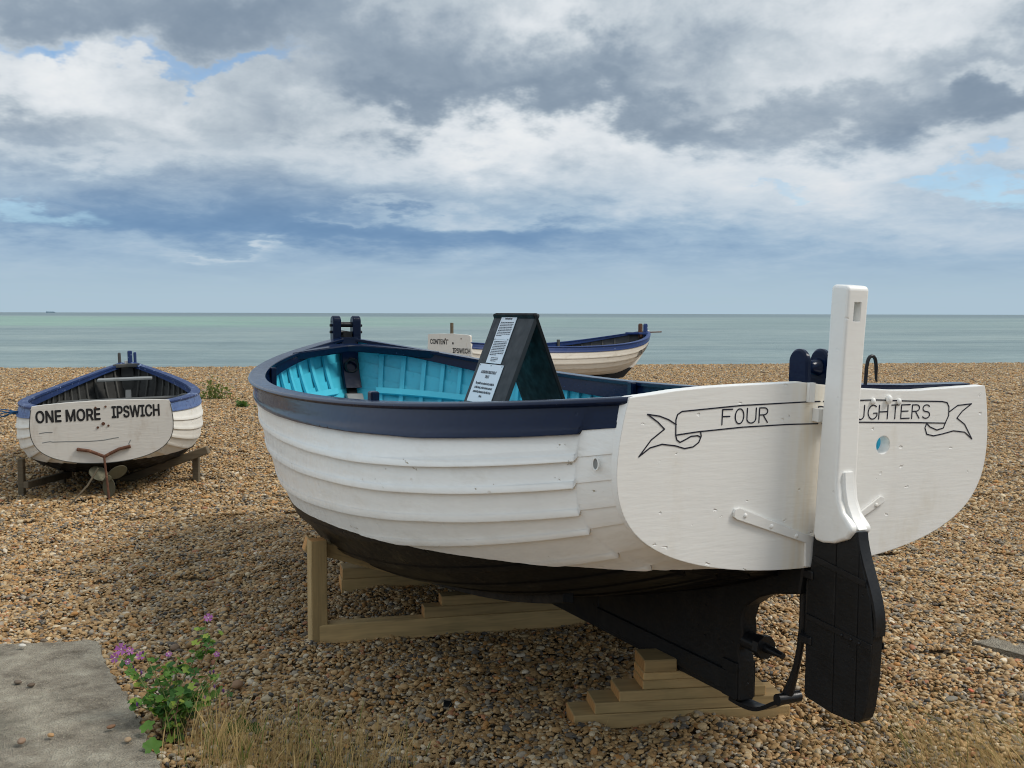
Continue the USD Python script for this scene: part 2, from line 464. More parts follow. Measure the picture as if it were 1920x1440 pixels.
M['black'] = paint('black_tar', BLACK, 0.48, spec=0.35, var=0.3, bump=0.0022, bscale=(26, 40, 60), bevel=0.004, dents=1.6, dirt=lin(52, 50, 48), dirt_amt=0.35, dirt_scale=7)
M['black_iron'] = paint('black_iron', lin(14, 14, 16), 0.36, spec=0.4, var=0.2, bump=0.001, bevel=0.002)
M['grey'] = paint('grey_primer', lin(132, 134, 132), 0.6, var=0.12, dirt=lin(90, 80, 60), dirt_amt=0.4)
M['hull'] = hull_paint('hull_planks', WHITE, BLACK, TURQ, (0.781, -0.073), chips=lin(176, 168, 150), chip_amt=-0.055)
M['navyhull'] = hull_paint('sheer_strake', NAVY, NAVY, TURQ, (-9, 0), rough=0.15, spec=0.24, dirt=lin(44, 56, 90), dirt_amt=0.08)
M['ink'] = plain('lettering_dark', lin(28, 30, 44), 0.5)
M['new_wood'] = wood('treated_timber', lin(180, 152, 106))
M['old_wood'] = wood('weathered_timber', lin(104, 92, 74), dark=0.4)
M['end_wood'] = plain('end_grain', lin(186, 142, 88), 0.8)
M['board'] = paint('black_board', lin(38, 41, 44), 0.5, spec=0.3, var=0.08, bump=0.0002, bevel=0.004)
M['board_shaded'] = paint('black_board_shaded', lin(13, 14, 15), 0.6, spec=0.2, var=0.08, bump=0.0002, bevel=0.004)  # darker copy of the board paint, the far leaf shade put into its colour
M['paper'] = plain('notice_sheet', lin(212, 216, 222), 0.4)
M['print'] = plain('notice_print', lin(70, 72, 78), 0.6)
M['rust'] = paint('rusty_iron', lin(92, 58, 40), 0.8, var=0.35, vscale=40, bump=0.003, bevel=0.002, dirt=lin(190, 140, 105), dirt_amt=0.5, dirt_scale=30)
M['bronze'] = paint('tarnished_bronze', lin(98, 94, 74), 0.55, var=0.2, vscale=18, dirt=lin(150, 100, 70), dirt_amt=0.4, dirt_scale=22, metallic=0.4)

# ---------------------------------------------------------------- beach, shingle, sea
CREST = lambda x: 32.6 + 0.16 * x                # the top of the beach; beyond it the shingle falls to the sea
SEA_Z = -3.6


def build_ground():
    xs = np.concatenate([[-900, -300, -120, -60], np.linspace(-34, 34, 60), [60, 120, 300, 900]])
    ys = np.concatenate([[-300, -60, -20, -6], np.linspace(0, 60, 76), [70, 90]])
    X, Y = np.meshgrid(xs, ys, indexing='ij')
    d = Y - (32.6 + 0.16 * np.clip(X, -60, 60))
    Z = np.where(d > 0, -0.16 * d * np.clip(d / 4, 0, 1) ** 0.6, 0.0) - 0.034
    Z += 0.06 * (meshkit.fbm(np.stack([X * 0.35, Y * 0.35, X * 0], -1), 3, 5) - 0.5) * np.clip((Y - 26) / 6, 0, 1)
    n, m = X.shape
    idx = np.arange(n * m).reshape(n, m)
    f = np.stack([idx[:-1, :-1], idx[1:, :-1], idx[1:, 1:], idx[:-1, 1:]], -1).reshape(-1, 4)
    N = Nodes()
    pos = N.add('geometry') + '.position'
    v = N.add('voronoi_texture', {'scale': 38.0, 'randomness': 1.0}, vector=pos)
    wn = N.add('white_noise_texture', vector=v + '.position') + '.value'
    col = N.ramp(wn, [(0, lin(70, 62, 52)), (0.2, lin(120, 98, 70)), (0.5, lin(158, 132, 94)), (0.8, lin(176, 154, 118)), (1, lin(206, 196, 176))])
    col = N.mixc(N.maprange(v + '.distance', 0.25, 0.7, 0.0, 0.75), col, lin(52, 42, 30))
    bn = N.add('bump', {'distance': 0.012, 'strength': 0.8, 'invert': True}, height=v + '.distance') + '.normal'
    p = N.add('principled_bsdf', {'roughness': 0.85, 'specular_ior_level': 0.2}, base_color=col, normal=bn)
    obj('beach', (np.stack([X, Y, Z], -1).reshape(-1, 3), f), N.make('beach_bed', p + '.BSDF'), smooth=True, kind='structure')


PALETTE = [((190, 160, 116), 26), ((174, 142, 98), 20), ((204, 182, 144), 17), ((156, 128, 90), 14), ((216, 202, 174), 7), ((146, 138, 124), 8),
           ((118, 110, 100), 6), ((96, 95, 94), 4), ((194, 146, 90), 6), ((176, 124, 92), 2), ((222, 214, 198), 1.6), ((168, 160, 146), 7)]


def pebble_tile(size, spacing, sub, seed, med):
    """A square of loose pebbles, each its own rounded stone. Returns mesh arrays and a colour per vertex."""
    R = np.random.default_rng(seed)
    k = int(size / spacing)
    gx, gy = np.meshgrid((np.arange(k) + 0.5) * spacing - size / 2, (np.arange(k) + 0.5) * spacing - size / 2)
    gx = gx + np.where(np.arange(k)[:, None] % 2, spacing / 2, 0)
    c = np.stack([gx.ravel(), gy.ravel()], 1) + R.uniform(-0.5, 0.5, (k * k, 2)) * spacing
    n = len(c)
    ball = trimesh.creation.icosphere(subdivisions=sub, radius=1.0)
    V, F = np.array(ball.vertices), np.array(ball.faces)
    keep = V[F][:, :, 2].max(1) > -0.35                     # the undersides are never seen
    F = F[keep]
    used = np.unique(F); remap = -np.ones(len(V), int); remap[used] = np.arange(len(used))
    V, F = V[used], remap[F]
    a = med * np.exp(R.normal(0, 0.33, n)); a = np.clip(a, med * 0.45, med * 2.3)
    b = a * R.uniform(0.52, 0.92, n); h = a * R.uniform(0.30, 0.62, n)
    rad = 1 + R.normal(0, 0.10, (n, len(V)))
    skew = R.uniform(-0.28, 0.28, (n, 2))
    P = V[None] * rad[..., None]
    P = P * np.stack([a, b, h], 1)[:, None]
    P[..., 0] *= 1 + skew[:, :1] * V[None, :, 1]
    P[..., 1] *= 1 + skew[:, 1:] * V[None, :, 0]
    tx, ty, tz = R.normal(0, 0.30, n), R.normal(0, 0.30, n), R.uniform(0, 2 * np.pi, n)
    def rot(P, t, i, j):
        ct, st = np.cos(t)[:, None], np.sin(t)[:, None]
        x, y = P[..., i].copy(), P[..., j].copy()
        P[..., i], P[..., j] = ct * x - st * y, st * x + ct * y
    rot(P, tx, 1, 2); rot(P, ty, 0, 2); rot(P, tz, 0, 1)
    ph_ = 2 * np.pi / size
    lump = 0.014 * (np.sin(c[:, 0] * ph_ * 2 + seed) * np.cos(c[:, 1] * ph_ * 3 + 1) + np.sin(c[:, 0] * ph_ * 5 + 2) * np.sin(c[:, 1] * ph_ * 4 + seed))
    z = lump + R.uniform(-0.008, 0.008, n) + h * 0.25
    P[..., 0] += c[:, None, 0]; P[..., 1] += c[:, None, 1]; P[..., 2] += z[:, None]
    w = np.array([q for _, q in PALETTE], float); w /= w.sum()
    cols = np.array([lin(*q) for q, _ in PALETTE]) * np.array([0.84, 0.80, 0.755])
    col = cols[R.choice(len(w), n, p=w)] * np.exp(R.normal(0, 0.11, (n, 1)))
    faces = (F[None] + (np.arange(n) * len(V))[:, None, None]).reshape(-1, 3)
    return P.reshape(-1, 3), faces, np.repeat(np.clip(col, 0, 1), len(V), 0)


def build_shingle():
    N = Nodes()
    col = N.add('attribute', {'attribute': 'tint'}) + '.color'
    o = N.add('texture_coordinate') + '.object'
    g = N.noise(o, 90, 4, 0.6)
    col = N.mixc(1.0, col, N.ramp(g, [(0.25, (0.72, 0.70, 0.66)), (0.6, (1.05, 1.03, 1.0)), (0.85, (1.15, 1.15, 1.12))]), 'multiply')
    wp = N.add('geometry') + '.position'
    big = N.ramp(N.noise(N.scaled(wp, (1, 1, 0)), 0.8, 4, 0.55), [(0.3, (0.86, 0.86, 0.86)), (0.7, (1.10, 1.08, 1.05))])
    col = N.mixc(1.0, col, big, 'multiply')
    bn = N.add('bump', {'distance': 0.0012, 'strength': 0.6}, height=g) + '.normal'
    p = N.add('principled_bsdf', {'roughness': 0.62, 'specular_ior_level': 0.35}, base_color=col, normal=bn)
    mat = N.make('shingle', p + '.BSDF')
    path = fresh('/World', 'shingle')
    pi = UsdGeom.PointInstancer.Define(stage, path)
    tag(pi.GetPrim(), 'loose tan, grey and ochre shingle pebbles covering the whole beach', 'shingle', kind='stuff')
    S = 2.0
    specs = [(0.0150, 1, 11, 0.0104), (0.0150, 1, 12, 0.0104), (0.021, 0, 13, 0.0142), (0.021, 0, 14, 0.0142), (0.032, 0, 15, 0.021)]
    for i, (sp, sub, seed, med) in enumerate(specs):
        v, f, c = pebble_tile(S, sp, sub, seed, med)
        m = usdkit.mesh(stage, f'{path}/pebble_patch_{i:03d}', (v, f), mat, smooth=True)
        UsdGeom.PrimvarsAPI(m).CreatePrimvar('tint', Sdf.ValueTypeNames.Color3fArray, 'vertex').Set(Vt.Vec3fArray.FromNumpy(c.astype(np.float32)))
        pi.GetPrototypesRel().AddTarget(f'{path}/pebble_patch_{i:03d}')
    R = random.Random(4)
    pos, idx, ori = [], [], []
    ca, sa = math.cos(math.atan(0.16)), math.sin(math.atan(0.16))
    for iy in range(0, 19):                     # rows of patches laid parallel to the crest, the last one ending on it
        for ix in range(-13, 16):
            pq, qq = ix * S * .99 + (0.37 if iy % 2 else 0), 32.6 * ca - 1.0 - iy * S * .985
            x, y = pq * ca - qq * sa, pq * sa + qq * ca
            if abs(x) > 0.52 * (y + 1.2) + 3.4 or y < 0.8:
                continue
            d = math.hypot(x, y)
            idx.append(R.choice((0, 1)) if d < 9.5 else R.choice((2, 3)) if d < 21 else 4)
            pos.append(Gf.Vec3f(x, y, R.uniform(-0.004, 0.004)))
            q = R.randrange(4) * 90 + math.degrees(math.atan(0.16))
            ori.append(Gf.Quath(math.cos(math.radians(q / 2)), 0, 0, math.sin(math.radians(q / 2))))
    pi.CreateProtoIndicesAttr(Vt.IntArray(idx)); pi.CreatePositionsAttr(Vt.Vec3fArray(pos)); pi.CreateOrientationsAttr(Vt.QuathArray(ori))


def build_sea():
    N = Nodes()
    pos = N.add('geometry') + '.position'
    xyz = N.add('separate_xyz', vector=pos)
    dist = xyz + '.y'
    # long grey patches and deeper water; sunlit pale green patches painted into the colour
    ld = N.m('logarithm', N.m('maximum', dist, 10.0), 10.0)
    ang = N.m('divide', xyz + '.x', N.m('maximum', dist, 10.0))
    q = N.xyz(N.m('multiply', ang, 3.2), N.m('multiply', ld, 7.0), 0.0)
    n1 = N.noise(q, 1.6, 6, 0.6, 0.2)
    base = N.ramp(n1, [(0.28, lin(120, 138, 140)), (0.5, lin(139, 156, 155)), (0.72, lin(158, 172, 167))])
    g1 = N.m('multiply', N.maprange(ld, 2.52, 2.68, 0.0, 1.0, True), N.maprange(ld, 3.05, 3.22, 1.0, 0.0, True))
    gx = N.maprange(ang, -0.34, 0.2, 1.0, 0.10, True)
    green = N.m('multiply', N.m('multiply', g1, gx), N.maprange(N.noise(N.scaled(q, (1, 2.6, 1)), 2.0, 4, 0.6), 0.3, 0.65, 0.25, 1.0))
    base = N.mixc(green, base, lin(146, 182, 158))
    deep = N.maprange(ld, 3.1, 3.35, 0.0, 0.75, True)
    base = N.mixc(deep, base, lin(102, 120, 128))
    w1 = N.noise(N.scaled(pos, (0.35, 1.1, 1.0)), 0.9, 5, 0.62, 0.3)
    w2 = N.noise(N.scaled(pos, (0.03, 0.16, 1.0)), 1.0, 5, 0.6, 0.3)
    rip = N.m('add', w1, N.m('multiply', w2, 1.0))
    base = N.mixc(N.maprange(rip, 0.75, 1.2, 0.0, 0.6), base, lin(92, 112, 116))
    bn = N.add('bump', {'distance': 0.5, 'strength': 1.0}, height=rip) + '.normal'
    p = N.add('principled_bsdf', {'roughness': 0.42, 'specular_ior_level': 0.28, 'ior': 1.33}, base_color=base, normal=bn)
    ys = np.array([36, 60, 120, 300, 1000, 4000, 30000.0]); xs = np.linspace(-1, 1, 5)
    v = np.array([[x * (300 + 1.4 * y), y, SEA_Z] for y in ys for x in xs])
    f = np.array([[j * 5 + i, j * 5 + i + 1, j * 5 + 6 + i, j * 5 + 5 + i] for j in range(len(ys) - 1) for i in range(4)])
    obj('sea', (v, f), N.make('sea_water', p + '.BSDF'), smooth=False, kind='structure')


build_ground()
build_sea()
build_shingle()

# ---------------------------------------------------------------- clinker boats
class Hull:
    """A lofted clinker hull in its own space: x forward from the transom, y to port, z up from the ground."""
    def __init__(s, L, sk, b, zk, z, zc, p, q, c, rake, ar, am, laps, n_strakes, t=0.0165, x0=0.012, NU=90):
        s.L, s.t, s.rake, s.n = L, t, rake, n_strakes
        u = s.u = np.linspace(0, 1, NU)
        tau = 1 - (1 - np.linspace(0, 1, 240)) ** 1.7
        four = np.array([0, .3, .65, 1.])
        P, Q, C = (np.exp(CubicSpline(four, k)(u))[:, None] for k in (p, q, np.zeros(4)))
        C = CubicSpline(four, c)(u)[:, None]
        T = tau[None]
        B = CubicSpline(sk, b)(u)[:, None]; z0 = CubicSpline(zk, z)(u)[:, None]
        ZC = CubicSpline([0, .2, .45, .7, .88, 1.], zc)(u)[:, None]
        s.bf, s.zf = CubicSpline(sk, b), CubicSpline(zk, z)
        y = np.maximum(B * np.clip(1 - T ** P, 0, 1) ** Q + C * 4 * T * (1 - T) * B, .02)
        Z = z0 + (ZC - z0) * T
        X = (1 - u[:, None]) * (x0 + rake * (z[0] - Z)) + u[:, None] * (L - ar * T ** am)
        g = np.sqrt(np.diff(y, axis=1) ** 2 + np.diff(Z, axis=1) ** 2)
        g = np.cumsum(np.pad(g, ((0, 0), (1, 0))), 1); s.girth = g[:, -1].copy(); g /= g[:, -1:]
        s.G = np.linspace(0, 1, 161)
        grid = np.stack([np.stack([np.interp(s.G, g[i], A[i]) for A in (X, y, Z)], -1) for i in range(NU)])
        s.grid = grid
        n = np.cross(np.gradient(grid, axis=0), np.gradient(grid, axis=1)); n /= np.linalg.norm(n, axis=-1, keepdims=True)
        if n[NU // 2, 20, 1] < 0:
            n = -n
        s.nrm = n
        ctl = [CubicSpline([0, .35, .7, 1.], l) for l in laps]
        def lap(k, uu):
            if k <= 0:
                return np.zeros_like(uu)
            if k <= len(ctl):
                return ctl[k - 1](uu)
            last = ctl[-1](uu)
            return last + (1 - last) * (k - len(ctl)) / (n_strakes - len(ctl))
        s.lap = lap
    def at(s, u, g, off=0.0, side=1):
        u, g, off = np.broadcast_arrays(np.asarray(u, float), np.asarray(g, float), np.asarray(off, float))
        fu = np.clip(u, 0, 1) * (len(s.u) - 1); fg = np.clip(g, 0, 1) * 160
        i = np.minimum(fu.astype(int), len(s.u) - 2); j = np.minimum(fg.astype(int), 159)
        a, b = (fu - i)[..., None], (fg - j)[..., None]
        def lerp(A):
            return (A[i, j] * (1 - a) + A[i + 1, j] * a) * (1 - b) + (A[i, j + 1] * (1 - a) + A[i + 1, j + 1] * a) * b
        n = lerp(s.nrm); n /= np.linalg.norm(n, axis=-1, keepdims=True)
        p = lerp(s.grid) + n * off[..., None]
        return p * np.array([1, side, 1.0])
    def gat(s, u):
        return np.interp(u, s.u, s.girth)
    def u_of_x(s, x, g=0.0):
        us = np.linspace(0, 1, 200)
        return np.interp(x, s.at(us, g)[:, 0], us)


def grid_faces(n, m, o=0):
    i = np.arange(n * m).reshape(n, m) + o
    return np.stack([i[:-1, :-1], i[1:, :-1], i[1:, 1:], i[:-1, 1:]], -1).reshape(-1, 4)


def plank_mesh(H, k, side, stations=84, gain=0.14, land=True, hole=None):
    """One strake: outboard face with its bevelled land, lower edge, inboard face. Returns mesh and the inner flag."""
    ug = gain / H.L
    u = np.unique(np.concatenate([np.linspace(0, 1, stations), [ug - 0.0004, ug + 0.0004]]))
    t = H.t
    ga, gb = H.lap(k, u), H.lap(k + 1, u)
    ov = 0.024 / H.gat(u)
    aft = (u < ug)
    if k + 1 < H.n:
        gb = gb - np.where(aft, 0.013 / H.gat(u), 0.0)
    wob = meshkit.fbm(np.stack([u * H.L * 2.2, u * 0 + k * 7.3 + side, u * 0], -1), 4, 40 + k) - 0.5
    gb = gb + (0.007 * wob / H.gat(u) if k + 1 < H.n else 0)
    top = ga - (ov if k else -0.014 / H.gat(u))
    low = np.where(aft, 0.16, 1.0) * t * np.clip((1 - u) / 0.10, 0.25, 1)     # the laps thin out into the stem and the transom
    prof = [(0.0, 0.0), (0.3, 0.22), (0.6, 0.44), (0.79, 0.52), (0.803, 0.88), (0.97, 1.0), (1.0, 0.93)] if land else [(0, 0), (0.5, 0.5), (1, 1.0)]
    prof = np.array(prof)
    g = top[:, None] + (gb - top)[:, None] * prof[None, :, 0]
    ripple = 0.0035 * (meshkit.fbm(np.stack([u[:, None] * H.L * 1.6 + 0 * g, prof[None, :, 0] * 1.2 + 0 * g + k * 5.1, 0 * g + side], -1), 3, 70 + k) - 0.5) * np.clip(u * 12, 0, 1)[:, None]
    out = H.at(u[:, None] + 0 * g, g, low[:, None] * prof[None, :, 1] + ripple, side)
    edge = np.stack([out[:, -1], H.at(u, gb, -0.002, side)], 1)
    upper = np.stack([H.at(u, top, -t, side), out[:, 0]], 1)
    gi = np.stack([gb, (top + gb) / 2, top], 1)
    inn = H.at(u[:, None] + 0 * gi, gi, np.array([-0.002, -0.6 * t, -t])[None] + 0 * gi, side)
    blocks = [out, edge, inn, upper]
    V, F, flag, o = [], [], [], 0
    for b, fl in zip(blocks, (0, 0, 1, 1)):
        n, m = b.shape[:2]
        f = grid_faces(n, m, o)
        if side > 0:
            f = f[:, ::-1]
        V.append(b.reshape(-1, 3)); F.append(f); flag.append(np.full(n * m, fl)); o += n * m
    V, F = np.concatenate(V), np.concatenate(F)
    F = np.vstack([F[:, [0, 1, 2]], F[:, [0, 2, 3]]])
    # make sure the outboard face looks outboard
    nn = np.cross(V[F[:, 1]] - V[F[:, 0]], V[F[:, 2]] - V[F[:, 0]])
    mid = np.arange(len(F)) < 1
    first = grid_faces(*out.shape[:2])[len(u) * 2]
    return (V, F), np.concatenate(flag)


def rail(H, path, side, section, u0=0.0, u1=1.0, n=60, g=0.0):
    """A moulding along the sheer. section: (outboard, up) points relative to the sheer line."""
    u = np.linspace(u0, u1, n)
    p = H.at(u, g, 0.0, side)
    t = np.gradient(p, axis=0); t[:, 2] = 0; t /= np.linalg.norm(t, axis=1)[:, None]
    o = np.cross(t, [0, 0, 1.0]) * (-side)
    o *= np.sign((o[:, 1] * side).mean())
    return sweep(p, o, np.tile([0, 0, 1.0], (n, 1)), section)


def rib_mesh(H, u, side, g0, g1, w=0.026, d=0.018, n=16):
    g = np.linspace(g0, g1, n)
    du = w / 2 / H.L
    a, b = H.at(u - du, g, -H.t - 0.001, side), H.at(u + du, g, -H.t - 0.001, side)
    c, e = H.at(u - du, g, -H.t - d, side), H.at(u + du, g, -H.t - d, side)
    V = np.stack([a, b, e, c], 1).reshape(-1, 3)
    f = []
    for i in range(n - 1):
        for j in range(4):
            q, r = i * 4 + j, i * 4 + (j + 1) % 4
            f += [(q, r, r + 4), (q, r + 4, q + 4)]
    f += [(0, 1, 2), (0, 2, 3), (4 * n - 4, 4 * n - 2, 4 * n - 3), (4 * n - 4, 4 * n - 1, 4 * n - 2)]
    m = trimesh.Trimesh(V, f, process=False)
    if m.volume < 0:
        m.invert()
    return m


def transom_outline(H, top, grow=0.012):
    sec = H.at(0.0, np.linspace(0, 1, 60), grow, 1)
    sec = sec[sec[:, 2] < top[0][1] - 0.004]
    port = [(top[0][0], top[0][1])] + [(p[1], p[2]) for p in sec[1:]]
    star = [(top[-1][0], top[-1][1])] + [(-p[1], p[2]) for p in sec[1:]]
    return Polygon(list(top[::-1]) + port[1:] + star[::-1][:-1]).buffer(0)


class AftFace:
    """The plane of a transom's outer face: (y, z) in the boat's space to 3-D."""
    def __init__(s, rake, z0):
        s.rake, s.z0 = rake, z0
        s.up = np.array([-rake, 0, 1.0]); s.up /= np.linalg.norm(s.up)
        s.out = np.cross(s.up, [0, -1.0, 0]); s.out = s.out if s.out[0] < 0 else -s.out
    def p(s, y, z, d=0.0):
        return np.array([s.rake * (s.z0 - z), y, z]) + s.out * d
    def plate(s, poly, th, d0=0.0):
        """Extrudes a polygon of (y, z) points outwards from depth d0."""
        m = slab_of(poly, th)
        v = np.array(m.vertices)
        w = np.stack([s.rake * (s.z0 - v[:, 1]), v[:, 0], v[:, 1]], 1) + s.out * (v[:, 2:] + d0)
        m = trimesh.Trimesh(w, m.faces, process=False)
        if m.volume < 0:
            m.invert()
        return m


def line_letters(text, h, gap, widths=None):
    """Thin cut letters as polylines, x to the right. Returns a list of polylines and the x extents."""
    arc = lambda cx, cy, rx, ry, a0, a1, n=10: [(cx + rx * math.cos(math.radians(a0 + (a1 - a0) * i / n)), cy + ry * math.sin(math.radians(a0 + (a1 - a0) * i / n))) for i in range(n + 1)]
    G = {
        'F': [[(0, 0), (0, 1), (.56, 1)], [(0, .53), (.42, .53)]],
        'O': [arc(.31, .5, .31, .5, 0, 360, 24)],
        'U': [[(0, 1)] + [(0, .3)] + arc(.27, .3, .27, .3, 180, 360) + [(.54, 1)]],
        'R': [[(0, 0), (0, 1)] + [(.28, 1)] + arc(.28, .76, .24, .24, 90, -90) + [(0, .52)], [(.24, .52), (.54, 0)]],
        'D': [[(0, 0), (0, 1), (.2, 1)] + arc(.2, .5, .36, .5, 90, -90) + [(0, 0)]],
        'A': [[(0, 0), (.3, 1), (.6, 0)], [(.12, .38), (.48, .38)]],
        'G': [arc(.31, .5, .31, .5, 50, 330, 20) + [(.58, .42), (.36, .42)]],
        'H': [[(0, 0), (0, 1)], [(.52, 0), (.52, 1)], [(0, .52), (.52, .52)]],
        'T': [[(0, 1), (.56, 1)], [(.28, 1), (.28, 0)]],
        'E': [[(.5, 0), (0, 0), (0, 1), (.5, 1)], [(0, .53), (.4, .53)]],
        'S': [arc(.27, .75, .23, .25, 30, 270, 12) + arc(.27, .25, .25, .25, 90, -150, 12)],
    }
    out, x = [], 0.0
    for ch in text:
        for pl in G[ch]:
            out.append([(x + a * h, b * h) for a, b in pl])
        x += (max(a for pl in G[ch] for a, _ in pl)) * h + gap
    return out, x - gap


def strokes(polylines, w):
    from shapely.ops import unary_union
    return unary_union([LineString(p).buffer(w / 2, quad_segs=3) for p in polylines])


def hull_letters(H, text, height, x0, g0, side, squeeze=0.75, flip=False, stretch=0.004):
    """Painted letters laid on the planking: along x and down the girth."""
    m = meshkit.text_mesh(text, height, 0.0012, bold=True)
    m = m.subdivide_to_size(height * 0.4)
    v = np.array(m.vertices)
    x = x0 + v[:, 0] * squeeze * (1 if flip else -1)
    u = H.u_of_x(x, g0)
    g = g0 - v[:, 1] / H.gat(u)
    q = H.at(u, g, stretch + H.t * 0.9 + v[:, 2], side)
    return trimesh.Trimesh(q, m.faces, process=False)


MAIN = Hull(L=5.2132, sk=[0, .15, .35, .55, .75, .9, 1.0], b=[.7365, .9829, 1.1095, 1.1309, .9936, .599, .04], zk=[0, .25, .5, .75, 1.0],
            z=[1.3493, 1.2435, 1.1983, 1.2258, 1.4165], zc=[.772, .4767, .3052, .2550, .3139, .4544],
            p=[1.6034, 1.4131, 1.1131, .1178], q=[-.7136, -.9830, -1.2500, -.0965], c=[.0511, .0403, -.0488, .0323], rake=.0551, ar=.704, am=1.9578,
            laps=[[.0960, .0766, .0750, .0956], [.1614, .1447, .1554, .2114], [.2292, .2076, .2410, .3225], [.3018, .2823, .3417, .4192], [.3574, .3599, .4381, .5247]], n_strakes=11)
TH = 0.4556
MAIN_M = frame((1.015, 3.4697, 0), (-math.sin(TH), math.cos(TH), 0), (-math.cos(TH), -math.sin(TH), 0), (0, 0, 1))
_h = np.eye(4); _h[1, 1] = _h[2, 2] = math.cos(.0073); _h[1, 2], _h[2, 1] = -math.sin(.0073), math.sin(.0073)
_a, _b = np.eye(4), np.eye(4); _a[2, 3], _b[2, 3] = .8, -.8
MAIN_M = MAIN_M @ _a @ _h @ _b


def boat_shell(H, boat, mats, ribs, rib_g=(0.03, 0.82), gain=0.14, stations=54, land=True, rib_mat=None):
    for side in (1, -1):
        for k in range(H.n):
            m, flag = plank_mesh(H, k, side, stations, gain, land)
            obj('plank', m, mats[0] if k == 0 else mats[1], boat, smooth=True, attrs={'inner': flag})
    for side in (1, -1):
        for u in ribs:
            obj('rib', rib_mesh(H, u, side, *rib_g), rib_mat, boat, smooth=False)


